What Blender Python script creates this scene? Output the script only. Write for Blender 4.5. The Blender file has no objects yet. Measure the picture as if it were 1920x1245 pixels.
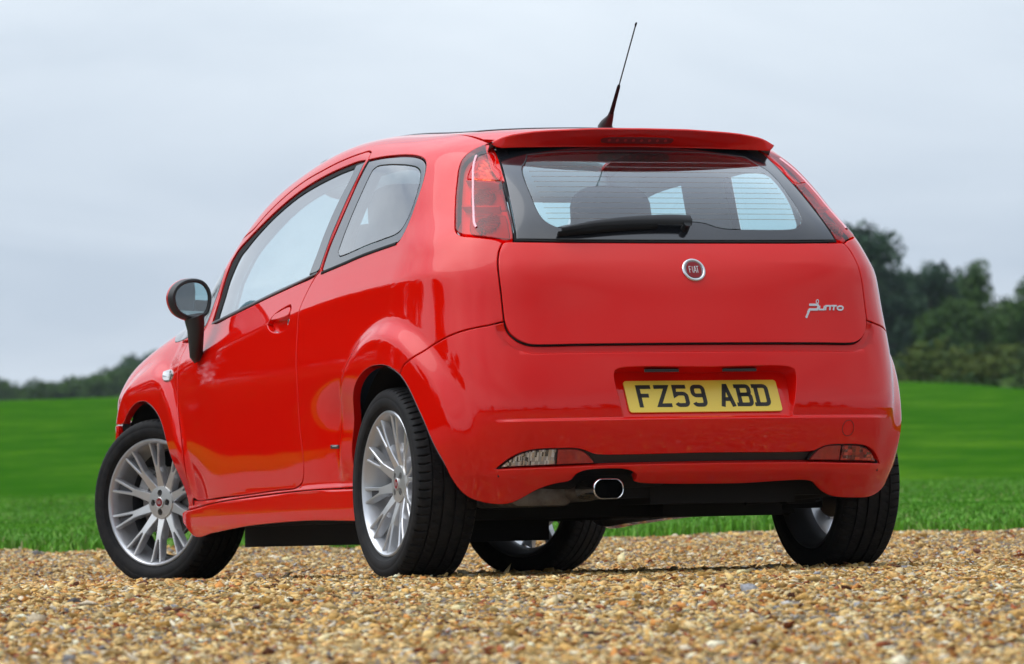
import bpy, bmesh, math, random, time
import numpy as np
from mathutils import Vector, Matrix
from mathutils.geometry import delaunay_2d_cdt
T0=time.time()
sc=bpy.context.scene
COL=sc.collection
# ------------------------------------------------------------------ camera
CAM=np.array([-6.2818,-14.392,.10]); YAW,PITCH,ROLL=.3887,.0437,-.0224; FPX=9146.7
cd=bpy.data.cameras.new('camera'); cam=bpy.data.objects.new('camera',cd); COL.objects.link(cam)
_f=Vector((math.sin(YAW)*math.cos(PITCH),math.cos(YAW)*math.cos(PITCH),math.sin(PITCH)))
_r=Vector((math.cos(YAW),-math.sin(YAW),0)); _u=_r.cross(_f)
_r2=_r*math.cos(ROLL)+_u*math.sin(ROLL); _u2=-_r*math.sin(ROLL)+_u*math.cos(ROLL)
cam.matrix_world=Matrix(((_r2.x,_u2.x,-_f.x,CAM[0]),(_r2.y,_u2.y,-_f.y,CAM[1]),(_r2.z,_u2.z,-_f.z,CAM[2]),(0,0,0,1)))
cd.sensor_width=36; cd.lens=FPX/1920*36; cd.clip_start=.1; cd.clip_end=6000
cd.dof.use_dof=True; cd.dof.focus_distance=15.7; cd.dof.aperture_fstop=7.5
sc.camera=cam
# ------------------------------------------------------------------ world: overcast sky
EXPO=0.48
sc.view_settings.view_transform='Standard'; sc.view_settings.look='None'; sc.view_settings.gamma=1
sc.view_settings.use_curve_mapping=False; sc.view_settings.exposure=EXPO
SUN_EL,SUN_AZ=math.radians(60),math.radians(300)
w=bpy.data.worlds.new('World'); sc.world=w; w.use_nodes=True
nt=w.node_tree; N=nt.nodes; L=nt.links; N.clear()
def nd(N,t,**k):
    n=N.new(t)
    for a,b in k.items():
        if a in n.inputs: n.inputs[a].default_value=b
        else: setattr(n,a,b)
    return n
out=N.new('ShaderNodeOutputWorld'); bg=N.new('ShaderNodeBackground'); bg.inputs[1].default_value=.10
sky=N.new('ShaderNodeTexSky'); sky.sky_type='NISHITA'; sky.sun_disc=False; sky.sun_elevation=SUN_EL; sky.sun_rotation=SUN_AZ
sky.air_density=1.0; sky.dust_density=2.5
tc=N.new('ShaderNodeTexCoord'); sep=N.new('ShaderNodeSeparateXYZ'); L.new(tc.outputs['Generated'],sep.inputs[0])
# cloud deck: project direction on a plane so that clouds shrink toward the horizon
mx=nd(N,'ShaderNodeMath',operation='MAXIMUM'); L.new(sep.outputs[2],mx.inputs[0]); mx.inputs[1].default_value=0.0
ad=nd(N,'ShaderNodeMath',operation='ADD'); L.new(mx.outputs[0],ad.inputs[0]); ad.inputs[1].default_value=.12
cb=N.new('ShaderNodeCombineXYZ')
for i in (0,1):
    dv=nd(N,'ShaderNodeMath',operation='DIVIDE'); L.new(sep.outputs[i],dv.inputs[0]); L.new(ad.outputs[0],dv.inputs[1]); L.new(dv.outputs[0],cb.inputs[i])
nz=nd(N,'ShaderNodeTexNoise',Scale=1.1,Detail=7.0,Roughness=.55,Distortion=.6); L.new(cb.outputs[0],nz.inputs['Vector'])
nz2=nd(N,'ShaderNodeTexNoise',Scale=.35,Detail=3.0,Roughness=.5); L.new(cb.outputs[0],nz2.inputs['Vector'])
cr=N.new('ShaderNodeValToRGB'); L.new(nz.outputs[0],cr.inputs[0])
cr.color_ramp.elements[0].position=.36; cr.color_ramp.elements[0].color=(4.7,5.3,6.2,1)
cr.color_ramp.elements[1].position=.66; cr.color_ramp.elements[1].color=(8.6,9.0,9.4,1)
cr2=N.new('ShaderNodeValToRGB'); L.new(nz2.outputs[0],cr2.inputs[0])
cr2.color_ramp.elements[0].position=.35; cr2.color_ramp.elements[0].color=(.74,.77,.81,1)
cr2.color_ramp.elements[1].position=.65; cr2.color_ramp.elements[1].color=(1.06,1.05,1.04,1)
ml=nd(N,'ShaderNodeMix',data_type='RGBA',blend_type='MULTIPLY'); ml.inputs[0].default_value=1
L.new(cr.outputs[0],ml.inputs[6]); L.new(cr2.outputs[0],ml.inputs[7])
# toward the horizon the deck evens out to a pale grey-blue
hz=N.new('ShaderNodeValToRGB'); L.new(sep.outputs[2],hz.inputs[0])
E_=hz.color_ramp.elements; E_[0].position=0.0; E_[0].color=(5.78,6.63,7.68,1); E_[1].position=.115; E_[1].color=(8.40,9.32,10.14,1)
for p_,c_ in ((.03,(5.69,6.59,7.58)),(.05,(5.39,6.35,7.48)),(.07,(5.59,6.54,7.68)),(.09,(6.54,7.48,8.53))): e=E_.new(p_); e.color=(*c_,1)
hf=nd(N,'ShaderNodeMapRange'); L.new(sep.outputs[2],hf.inputs[0]); hf.inputs[1].default_value=.07; hf.inputs[2].default_value=.35
hf.inputs[3].default_value=.34; hf.inputs[4].default_value=.95
mh=nd(N,'ShaderNodeMix',data_type='RGBA'); L.new(hf.outputs[0],mh.inputs[0]); L.new(hz.outputs[0],mh.inputs[6]); L.new(ml.outputs[2],mh.inputs[7])
mm=nd(N,'ShaderNodeMix',data_type='RGBA'); mm.inputs[0].default_value=.90
L.new(sky.outputs[0],mm.inputs[6]); L.new(mh.outputs[2],mm.inputs[7]); zb_=nd(N,'ShaderNodeMapRange'); L.new(sep.outputs[2],zb_.inputs[0]); zb_.inputs[1].default_value=.30; zb_.inputs[2].default_value=.90; zb_.inputs[3].default_value=.85; zb_.inputs[4].default_value=2.3
# the overcast is thinner toward the sun's side of the sky than behind the photographer
dp=nd(N,'ShaderNodeVectorMath',operation='DOT_PRODUCT'); L.new(tc.outputs['Generated'],dp.inputs[0]); dp.inputs[1].default_value=(math.sin(math.radians(-35)),math.cos(math.radians(-35)),0)
sz_=nd(N,'ShaderNodeMapRange'); L.new(dp.outputs['Value'],sz_.inputs[0]); sz_.inputs[1].default_value=-1; sz_.inputs[2].default_value=1; sz_.inputs[3].default_value=.52; sz_.inputs[4].default_value=1.30; sz_.interpolation_type='SMOOTHSTEP'
mk_=nd(N,'ShaderNodeMapRange'); L.new(sep.outputs[2],mk_.inputs[0]); mk_.inputs[1].default_value=.10; mk_.inputs[2].default_value=.5; mk_.inputs[3].default_value=0; mk_.inputs[4].default_value=1
fm_=nd(N,'ShaderNodeMix',data_type='FLOAT'); L.new(mk_.outputs[0],fm_.inputs[0]); fm_.inputs[2].default_value=1.0
cl_=nd(N,'ShaderNodeMapRange'); L.new(dp.outputs['Value'],cl_.inputs[0]); cl_.inputs[1].default_value=-.6; cl_.inputs[2].default_value=.3; cl_.inputs[3].default_value=.72; cl_.inputs[4].default_value=1.0
ml_=nd(N,'ShaderNodeMath',operation='MULTIPLY'); L.new(sz_.outputs[0],fm_.inputs[3]); L.new(fm_.outputs[0],ml_.inputs[0]); L.new(cl_.outputs[0],ml_.inputs[1])
mw_=nd(N,'ShaderNodeMath',operation='MULTIPLY'); L.new(ml_.outputs[0],mw_.inputs[0]); L.new(zb_.outputs[0],mw_.inputs[1])
vm=nd(N,'ShaderNodeMix',data_type='RGBA',blend_type='MULTIPLY'); vm.inputs[0].default_value=1; L.new(mm.outputs[2],vm.inputs[6]); L.new(mw_.outputs[0],vm.inputs[7]); L.new(vm.outputs[2],bg.inputs[0]); L.new(bg.outputs[0],out.inputs[0])
sd=bpy.data.lights.new('sun','SUN'); sun=bpy.data.objects.new('sun',sd); COL.objects.link(sun)
sd.energy=.55; sd.angle=math.radians(64); sd.color=(1,.965,.92)
# sky sun_rotation is measured from +Y toward +X
_sd=Vector((math.sin(SUN_AZ)*math.cos(SUN_EL),math.cos(SUN_AZ)*math.cos(SUN_EL),math.sin(SUN_EL)))
sun.rotation_euler=_sd.to_track_quat('Z','Y').to_euler(); sun.location=(0,0,30)
# ------------------------------------------------------------------ materials
MATS={}
def mat(name,col=(.5,.5,.5),rough=.5,metal=0,spec=.5,coat=0,coat_rough=.02,trans=0,ior=1.5,emit=None,bump=None,fn=None):
    if name in MATS: return MATS[name]
    m=bpy.data.materials.new(name); m.use_nodes=True; b=m.node_tree.nodes['Principled BSDF']
    b.inputs['Base Color'].default_value=(*col,1); b.inputs['Roughness'].default_value=rough; b.inputs['Metallic'].default_value=metal
    b.inputs['Specular IOR Level'].default_value=spec; b.inputs['Coat Weight'].default_value=coat; b.inputs['Coat Roughness'].default_value=coat_rough
    b.inputs['IOR'].default_value=ior; b.inputs['Transmission Weight'].default_value=trans
    if bump or fn:
        Nn,Ln=m.node_tree.nodes,m.node_tree.links
        tcn=Nn.new('ShaderNodeTexCoord')
        if bump:
            z=nd(Nn,'ShaderNodeTexNoise',Scale=bump[0],Detail=4.0); Ln.new(tcn.outputs['Object'],z.inputs['Vector'])
            bp=Nn.new('ShaderNodeBump'); bp.inputs['Strength'].default_value=bump[1]; bp.inputs['Distance'].default_value=bump[2]
            Ln.new(z.outputs[0],bp.inputs['Height']); Ln.new(bp.outputs[0],b.inputs['Normal'])
        if fn: fn(m,b,Nn,Ln,tcn)
    MATS[name]=m; return m
def f_var(c0,c1,scale,rough=None,det=4.0):
    def f(m,b,Nn,Ln,tcn):
        z=nd(Nn,'ShaderNodeTexNoise',Scale=scale,Detail=det); Ln.new(tcn.outputs['Object'],z.inputs['Vector'])
        r=Nn.new('ShaderNodeValToRGB'); Ln.new(z.outputs[0],r.inputs[0])
        r.color_ramp.elements[0].position=.35; r.color_ramp.elements[1].position=.65
        r.color_ramp.elements[0].color=(*c0,1); r.color_ramp.elements[1].color=(*c1,1); Ln.new(r.outputs[0],b.inputs['Base Color'])
        if rough:
            q=nd(Nn,'ShaderNodeMapRange'); Ln.new(z.outputs[0],q.inputs[0]); q.inputs[3].default_value=rough[0]; q.inputs[4].default_value=rough[1]; Ln.new(q.outputs[0],b.inputs['Roughness'])
    return f
def f_paint(m,b,Nn,Ln,tcn):
    # orange-peel in the lacquer, inside of the shell is grey trim
    z=nd(Nn,'ShaderNodeTexNoise',Scale=190.0,Detail=1.0); Ln.new(tcn.outputs['Object'],z.inputs['Vector'])
    bp=Nn.new('ShaderNodeBump'); bp.inputs['Strength'].default_value=.05; bp.inputs['Distance'].default_value=.0006
    z3=nd(Nn,'ShaderNodeTexNoise',Scale=4.0,Detail=1.0); Ln.new(tcn.outputs['Object'],z3.inputs['Vector'])
    bp2=Nn.new('ShaderNodeBump'); bp2.inputs['Strength'].default_value=.25; bp2.inputs['Distance'].default_value=.004
    Ln.new(z3.outputs[0],bp2.inputs['Height']); Ln.new(z.outputs[0],bp.inputs['Height']); Ln.new(bp2.outputs[0],bp.inputs['Normal'])
    Ln.new(bp.outputs[0],b.inputs['Coat Normal'])
    # light road dust low on the body
    sx=Nn.new('ShaderNodeSeparateXYZ'); Ln.new(tcn.outputs['Object'],sx.inputs[0])
    mr=nd(Nn,'ShaderNodeMapRange'); Ln.new(sx.outputs[2],mr.inputs[0]); mr.inputs[1].default_value=.42; mr.inputs[2].default_value=.16; mr.inputs[3].default_value=0; mr.inputs[4].default_value=.22
    dn=nd(Nn,'ShaderNodeTexNoise',Scale=60.0,Detail=5.0,Roughness=.7); Ln.new(tcn.outputs['Object'],dn.inputs['Vector'])
    pw=nd(Nn,'ShaderNodeMath',operation='MULTIPLY'); Ln.new(mr.outputs[0],pw.inputs[0]); Ln.new(dn.outputs[0],pw.inputs[1])
    mc=nd(Nn,'ShaderNodeMix',data_type='RGBA'); Ln.new(pw.outputs[0],mc.inputs[0]); mc.inputs[6].default_value=b.inputs['Base Color'].default_value; mc.inputs[7].default_value=(.30,.17,.09,1)
    Ln.new(mc.outputs[2],b.inputs['Base Color'])
    g=Nn.new('ShaderNodeBsdfPrincipled'); g.inputs['Base Color'].default_value=(.30,.305,.32,1); g.inputs['Roughness'].default_value=.8
    ge=Nn.new('ShaderNodeNewGeometry'); ms=Nn.new('ShaderNodeMixShader'); o=Nn['Material Output']
    Ln.new(ge.outputs['Backfacing'],ms.inputs[0]); Ln.new(b.outputs[0],ms.inputs[1]); Ln.new(g.outputs[0],ms.inputs[2]); Ln.new(ms.outputs[0],o.inputs[0])
PAINT=mat('red_paint',(.78,.0045,.0008),.5,0,.0,1.0,.010,fn=f_paint)
PAINT.node_tree.nodes['Principled BSDF'].inputs['Coat IOR'].default_value=1.54
BLACKGLASS=mat('black_ceramic_glass',(.012,.013,.016),.15,0,.5,1.0,.0)
RUBBER=mat('black_rubber',(.008,.008,.008),.65,spec=.2)
PLASTIC=mat('black_plastic',(.022,.022,.023),.45,bump=(900,.15,.0004))
DARK=mat('dark_underbody',(.010,.010,.010),.85)
METALDIRTY=mat('dull_exhaust_metal',(.16,.14,.12),.55,.8,fn=f_var((.10,.085,.07),(.20,.18,.16),25))
CHROME=mat('chrome',(.75,.76,.77),.08,1.0)
SILVER=mat('silver_wheel_paint',(.62,.63,.65),.34,.65,.5,.6,.08)
SILVER2=mat('machined_wheel_face',(.70,.69,.67),.30,.75,.5,.3,.1)
TYRE=mat('tyre_rubber',(.012,.012,.013),.75,0,.28,fn=f_var((.008,.008,.009),(.019,.018,.017),35,(.62,.85)))
TRIM=mat('grey_interior_trim',(.42,.43,.45),.8)
SEAT=mat('dark_seat_cloth',(.07,.075,.085),.9,bump=(300,.3,.001))
DASH=mat('dark_dash_plastic',(.04,.042,.046),.6)
BADGERED=mat('badge_red_enamel',(.26,.004,.010),.3,0,.3,.2,.05)
YELLOW=mat('yellow_plate',(.88,.66,.07),.35,0,.5,.3,.1,bump=(700,.08,.0003))
PLBLACK=mat('plate_black',(.010,.009,.006),.45)
WHITEL=mat('clear_lens_reflector',(.75,.77,.8),.12,.9)
def glassmat(name,tint,ior=1.5,boost=1.0):
    m=bpy.data.materials.new(name); m.use_nodes=True; Nn,Ln=m.node_tree.nodes,m.node_tree.links; Nn.clear()
    o=Nn.new('ShaderNodeOutputMaterial'); t=Nn.new('ShaderNodeBsdfTransparent'); t.inputs[0].default_value=(*tint,1)
    g=Nn.new('ShaderNodeBsdfGlossy'); g.inputs['Roughness'].default_value=0.0; g.inputs[0].default_value=(1,1,1,1)
    ly=nd(Nn,'ShaderNodeFresnel',IOR=ior)
    # a pane has two faces: combined reflectance 2F/(1+F)
    a=nd(Nn,'ShaderNodeMath',operation='MULTIPLY'); Ln.new(ly.outputs[0],a.inputs[0]); a.inputs[1].default_value=2*boost*1.5
    c=nd(Nn,'ShaderNodeMath',operation='ADD'); Ln.new(ly.outputs[0],c.inputs[0]); c.inputs[1].default_value=1
    d=nd(Nn,'ShaderNodeMath',operation='DIVIDE'); Ln.new(a.outputs[0],d.inputs[0]); Ln.new(c.outputs[0],d.inputs[1])
    ge=Nn.new('ShaderNodeNewGeometry'); d2=nd(Nn,'ShaderNodeMath',operation='MULTIPLY')
    iv=nd(Nn,'ShaderNodeMath',operation='SUBTRACT'); iv.inputs[0].default_value=1.0; Ln.new(ge.outputs['Backfacing'],iv.inputs[1])
    ma=nd(Nn,'ShaderNodeMath',operation='MULTIPLY_ADD'); Ln.new(iv.outputs[0],ma.inputs[0]); ma.inputs[1].default_value=.92; ma.inputs[2].default_value=.08
    Ln.new(d.outputs[0],d2.inputs[0]); Ln.new(ma.outputs[0],d2.inputs[1])
    ms=Nn.new('ShaderNodeMixShader'); Ln.new(d2.outputs[0],ms.inputs[0]); Ln.new(t.outputs[0],ms.inputs[1]); Ln.new(g.outputs[0],ms.inputs[2]); Ln.new(ms.outputs[0],o.inputs[0])
    MATS[name]=m; return m
GLASS=glassmat('tinted_window_glass',(.73,.92,.94))
LENSRED=glassmat('red_lamp_lens',(.86,.035,.03),1.45,.35)
LENSCLEAR=glassmat('clear_pink_lens',(.95,.38,.40),1.45,.35)
# ------------------------------------------------------------------ car body surface: an implicit solid F(x,y,z)=0, metres
# y=0 rear axle, +y forward, x right, z up
# ---- natural cubic spline helper
class Spl:
    def __init__(s,x,y):
        s.x=np.array(x,float); s.set(y)
    def set(s,y):
        x=s.x; s.y=y=np.array(y,float); n=len(x); h=np.diff(x)
        A=np.zeros((n,n)); b=np.zeros(n); A[0,0]=A[-1,-1]=1
        for i in range(1,n-1):
            A[i,i-1]=h[i-1];A[i,i]=2*(h[i-1]+h[i]);A[i,i+1]=h[i]
            b[i]=6*((y[i+1]-y[i])/h[i]-(y[i]-y[i-1])/h[i-1])
        s.m=np.linalg.solve(A,b)
    def __call__(s,t):
        x,y,m=s.x,s.y,s.m; t=np.asarray(t,float)
        i=np.clip(np.searchsorted(x,t)-1,0,len(x)-2); h=x[i+1]-x[i]
        tc=np.clip(t,x[0],x[-1]); a=(x[i+1]-tc)/h; b=(tc-x[i])/h
        v=a*y[i]+b*y[i+1]+((a**3-a)*m[i]+(b**3-b)*m[i+1])*h*h/6
        s0=(y[1]-y[0])/(x[1]-x[0])-(2*m[0]+m[1])*(x[1]-x[0])/6
        s1=(y[-1]-y[-2])/(x[-1]-x[-2])+(m[-2]+2*m[-1])*(x[-1]-x[-2])/6
        return v+np.where(t<x[0],(t-x[0])*s0,0)+np.where(t>x[-1],(t-x[-1])*s1,0)
def smax(a,b,k):
    h=np.maximum(k-np.abs(a-b),0)/k
    return np.maximum(a,b)+h*h*h*k/6
def sp(t,w): return w*np.logaddexp(0,t/w)   # soft ramp
def sst(a,b,t):
    u=np.clip((t-a)/(b-a),0,1); return u*u*u*(u*(6*u-15)+10)
D=dict(
 W0=Spl([.12,.25,.40,.55,.70,.85,1.0],[.8036,.8145,.8257,.8285,.8267,.8112,.8018]),
 wb=.421, wt=.073, # rear taper
 s1=.362, s2=-.057, s3=.149,
 zc=Spl([-.5,.0,.4,.85,1.4,2.2,3.2],[.955,.935,.92,.89,.84,.745,.65]),
 zb=Spl([-.4,.0,.7,1.3,1.95,3],[1.09,1.07,1.01,.95,.88,.75]),
 Yc=Spl([.15,.25,.36,.48,.60,.73,.85,.95,1.05,1.15,1.25,1.36,1.46],[-.5577,-.5906,-.6232,-.6591,-.6535,-.6239,-.5893,-.5546,-.4901,-.4033,-.287,-.128,.03]),
 c2=Spl([.2,.5,.8,1.05,1.4],[.21,.20,.18,.08,.18]),
 k1=Spl([.2,.5,.8,1.05,1.4],[.22,.14,.22,.32,.25]),
 Tc=Spl([-.4,-.1,.2,.6,.9,1.2,1.5,1.9,2.25,2.45,2.8,3.1,3.3],[1.3812,1.4387,1.4531,1.4799,1.4914,1.4741,1.427,1.279,1.0226,.965,.89,.79,.68]),
 tx=.058, k2=.131,
)
def W(y,z,D=D):
    w=D['W0'](np.minimum(z,1.0))+0*y
    w=w-D['wb']*np.maximum(-y,0)**2-.14*np.maximum(y-2.6,0)**2-.9*np.maximum(y-3.0,0)**2
    zc=D['zc'](y); zb=D['zb'](y)
    w=w-D['wt']*np.maximum(.4-y,0)**2*sst(-.06,.12,z-zb)
    w=w-D['s1']*(sp(z-zc,.006+.034*sst(.25,.48,-y)))-D['s2']*sp(z-zb,.01)-D['s3']*np.maximum(z-zb,0)**2
    w=w-.045*(np.clip(y,1.5,2.3)-1.5)**2
    zs=.2965-.0148*np.maximum(y-.35,0)**2                       # top of the side skirt
    w=w+.009*(1-sst(.001,.020,z-zs))*sst(.10,.30,y)*(1-sst(2.22,2.28,y))
    w=w-1.6*np.maximum(.235-z,0)**2
    # the lower body tucks in ahead of the rear wheel and behind the front wheel
    w=w-.046*(1-sst(.46,.69,z))*np.exp(-((y-.33)/.24)**2)*sst(-.05,.12,y)
    w=w-.030*(1-sst(.27,.53,z))*np.exp(-((y-2.17)/.30)**2)
    for yc,zw,h in ((0,.305,.030),(2.50,.29,.022)):
        r=np.hypot(y-yc,z-zw)
        w=w+h*(1-sst(.44,.535,r))*sst(.20,.48,z)
    ws=.832-.030*((y-1.2)/.85)**2-1.6*np.maximum(.235-z,0)**2     # plain side skirt
    k=(1-sst(-.011,.001,z-zs))*sst(.28,.33,y)*(1-sst(2.3,2.35,y))
    return w*(1-k)+ws*k
def R(x,z,D=D):
    ax=np.abs(x); r=D['Yc'](z)+D['c2'](z)*x*x+.12*x**4
    qx=ax-.537; qz=.7965-z
    d=np.hypot(np.maximum(qx,0),np.maximum(qz,0))+np.minimum(np.maximum(qx,qz),0)-.085
    r=r+.016*sst(-.004,.0,d)*(1-sst(.0215,.0275,d))*sst(.80,.745,z)          # strip under the tailgate
    r=r-.013*(1-sst(.4755,.4885,z))*(1-sst(.60,.70,ax))                    # ledge across the bumper
    r=r+.75*sp(.314-z,.004)*(1-.55*sst(.38,.52,ax))                        # undercut below the lower lip
    r=r-.0018*np.exp(-np.sqrt((z-.967)**2+9e-6)/.030)*sst(-.1,.45,ax)                             # crease of the tailgate
    return r
def T(x,y,D=D):
    return D['Tc'](y)-D['tx']*x*x-.10*x**4
def Yf(x,z):
    return 3.355-.30*x*x-.28*x**4-.5*np.maximum(z-.55,0)**2-.6*np.maximum(.35-z,0)**2
def F(P,D=D):
    x=np.abs(P[...,0]);y=P[...,1];z=P[...,2]
    fs=(x-W(y,z,D))/(1+.25*sst(1.0,1.3,z)*.5)
    e=1e-3
    Rz=(R(x,z+e,D)-R(x,z-e,D))/(2*e)
    fr=(R(x,z,D)-y)/np.sqrt(1+Rz*Rz)
    Ty=(T(x,y+e,D)-T(x,y-e,D))/(2*e)
    ft=(z-T(x,y,D))/np.sqrt(1+Ty*Ty)
    ff=y-Yf(x,z)
    return smax(smax(smax(fs,fr,D['k1'](z)),ft,D['k2']),ff,.30)

# ---- surface parametrisation
def dirn(u,v):
    u=np.asarray(u,float);v=np.asarray(v,float)
    ph=np.maximum(-u,0)/.8; al=np.maximum(v-1.1,0)/.6
    o=np.stack([0*u,np.maximum(u,0),np.minimum(v,1.1)],-1)
    d=np.stack([-np.cos(ph)*np.cos(al),-np.sin(ph)*np.cos(al),np.sin(al)],-1)
    return o,d
def inv(P):
    x,y,z=P[...,0],P[...,1],P[...,2]; ax=np.abs(x)
    ph=np.where(y<0,np.arctan2(-y,ax),0); u=np.where(y<0,-.8*ph,y)
    r=np.where(y<0,np.hypot(ax,y),ax)
    al=np.where(z>1.1,np.arctan2(z-1.1,r),0)
    return u,np.where(z>1.1,1.1+.6*al,z)
def solve(o,d,a,b,f=None,n=26):
    f=f or F
    a=np.full(o.shape[:-1],a,float);b=np.full(o.shape[:-1],b,float)
    for _ in range(n):
        m=(a+b)/2; i=f(o+d*m[...,None])<0
        a=np.where(i,m,a);b=np.where(i,b,m)
    return o+d*((a+b)/2)[...,None]
def grad(P,f=None,e=5e-4):
    f=f or F
    g=np.stack([f(P+np.eye(3)[i]*e)-f(P-np.eye(3)[i]*e) for i in range(3)],-1)
    return g/np.linalg.norm(g,axis=-1,keepdims=True)
def mapU(uv):
    o,d=dirn(uv[:,0],uv[:,1]); return solve(o,d,.05,1.4)
def mapR(xz):
    o=np.stack([xz[:,0],0*xz[:,0]+.3,xz[:,1]],-1);d=np.zeros_like(o);d[:,1]=-1
    return solve(o,d,.0,1.2)
def mapT(xy):
    o=np.stack([xy[:,0],xy[:,1],0*xy[:,0]+.5],-1);d=np.zeros_like(o);d[:,2]=1
    return solve(o,d,-.2,1.2)
# ------------------------------------------------------------------ mesh helpers
def link(name,me,m=None,parent=None):
    o=bpy.data.objects.new(name,me); COL.objects.link(o)
    if m is not None: me.materials.append(m)
    if parent is not None: o.parent=parent
    return o
def mk_mesh(name,V,Fc,Nrm=None,smooth=True):
    me=bpy.data.meshes.new(name)
    me.from_pydata([tuple(v) for v in np.asarray(V).tolist()],[],[tuple(f) for f in Fc]); 
    if smooth: me.polygons.foreach_set('use_smooth',[True]*len(me.polygons))
    me.update()
    if Nrm is not None: me.normals_split_custom_set_from_vertices([tuple(v) for v in np.asarray(Nrm).tolist()])
    return me
class Geo:
    """collects vertices / faces / normals of one part"""
    def __init__(s): s.V=[];s.F=[];s.N=[]
    def add(s,V,Fc,Nn):
        b=len(s.V); s.V+=np.asarray(V).tolist(); s.N+=np.asarray(Nn).tolist(); s.F+=[tuple(i+b for i in f) for f in Fc]; return b
    def build(s,name,m,parent=None): return link(name,mk_mesh(name,s.V,s.F,s.N),m,parent)
    def mirror(s):
        g=Geo(); g.V=[[-v[0],v[1],v[2]] for v in s.V]; g.N=[[-v[0],v[1],v[2]] for v in s.N]; g.F=[f[::-1] for f in s.F]; return g
    def join(s,g): s.add(g.V,g.F,g.N); return s
def resample(P,step,closed=True,corner=38):
    P=np.asarray(P,float); n=len(P)
    if closed and np.linalg.norm(P[0]-P[-1])<1e-6: P=P[:-1]; n-=1
    cs=[]
    for i in range(n):
        if not closed and i in (0,n-1): cs.append(i); continue
        a=P[i]-P[i-1]; b=P[(i+1)%n]-P[i]
        c=np.clip(a@b/(np.linalg.norm(a)*np.linalg.norm(b)+1e-12),-1,1)
        if math.degrees(math.acos(c))>corner: cs.append(i)
    if not cs: cs=[0]; loop=True
    else: loop=False
    out=[]
    if closed:
        segs=[]
        for k,i in enumerate(cs):
            j=cs[(k+1)%len(cs)]
            idx=[i]; t=i
            while True:
                t=(t+1)%n; idx.append(t)
                if t==j: break
            segs.append(idx)
    else: segs=[list(range(cs[k],cs[k+1]+1)) for k in range(len(cs)-1)]
    for idx in segs:
        Q=P[idx]
        if len(Q)==2: cv=[Q[0]+(Q[1]-Q[0])*t for t in np.linspace(0,1,max(2,int(np.linalg.norm(Q[1]-Q[0])/step)+1))]
        else:
            if loop: ext=np.vstack([P[idx[-2]],Q,P[idx[1]]])
            else: ext=np.vstack([2*Q[0]-Q[1],Q,2*Q[-1]-Q[-2]])
            cv=[]
            for i in range(len(Q)-1):
                p0,p1,p2,p3=ext[i:i+4]
                t0=0;t1=t0+max(np.linalg.norm(p1-p0),1e-6)**.5;t2=t1+max(np.linalg.norm(p2-p1),1e-6)**.5;t3=t2+max(np.linalg.norm(p3-p2),1e-6)**.5
                m=max(3,int(np.linalg.norm(p2-p1)/step*2)+1)
                for t in np.linspace(t1,t2,m,endpoint=i==len(Q)-2):
                    A1=(t1-t)/(t1-t0)*p0+(t-t0)/(t1-t0)*p1;A2=(t2-t)/(t2-t1)*p1+(t-t1)/(t2-t1)*p2;A3=(t3-t)/(t3-t2)*p2+(t-t2)/(t3-t2)*p3
                    B1=(t2-t)/(t2-t0)*A1+(t-t0)/(t2-t0)*A2;B2=(t3-t)/(t3-t1)*A2+(t-t1)/(t3-t1)*A3
                    cv.append((t2-t)/(t2-t1)*B1+(t-t1)/(t2-t1)*B2)
            cv=np.array(cv); d=np.r_[0,np.cumsum(np.linalg.norm(np.diff(cv,axis=0),axis=1))]
            m=max(2,int(round(d[-1]/step))+1); tt=np.linspace(0,d[-1],m); cv=np.stack([np.interp(tt,d,cv[:,k]) for k in range(2)],-1)
        out+=list(cv[:-1]) if (closed or idx is not segs[-1]) else list(cv)
    return np.array(out)
def area2(P): x,y=P[:,0],P[:,1]; return .5*np.sum(x*np.roll(y,-1)-np.roll(x,-1)*y)
def offset_loop(P,g,closed=True):
    """move a loop to its left by g (inwards for counter-clockwise)"""
    if closed: a=P-np.roll(P,1,0); b=np.roll(P,-1,0)-P
    else:
        b=np.vstack([np.diff(P,axis=0),P[-1]-P[-2]]); a=np.vstack([P[1]-P[0],np.diff(P,axis=0)])
    na=np.stack([-a[:,1],a[:,0]],-1); nb=np.stack([-b[:,1],b[:,0]],-1)
    na/=np.linalg.norm(na,axis=1,keepdims=True)+1e-12; nb/=np.linalg.norm(nb,axis=1,keepdims=True)+1e-12
    m=na+nb; l=np.linalg.norm(m,axis=1,keepdims=True)+1e-9; m/=l
    c=np.maximum((m*nb).sum(1,keepdims=True),.55)
    return P+m*g/c
def inside(pts,P):
    x,y=pts[:,0][:,None],pts[:,1][:,None]; x1,y1=P[:,0],P[:,1]; x2,y2=np.roll(x1,-1),np.roll(y1,-1)
    c=((y1>y)!=(y2>y))&(x<(x2-x1)*(y-y1)/(y2-y1+1e-15)+x1); return c.sum(1)%2==1
def dist_loop(pts,P):
    out=np.full(len(pts),9.); A=P; B=np.roll(P,-1,0); AB=B-A; L2=(AB**2).sum(1)+1e-12
    for s in range(0,len(pts),3000):
        q=pts[s:s+3000][:,None,:]; t=np.clip(((q-A)*AB).sum(2)/L2,0,1); d=np.linalg.norm(q-A-AB*t[...,None],axis=2); out[s:s+3000]=d.min(1)
    return out
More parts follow.
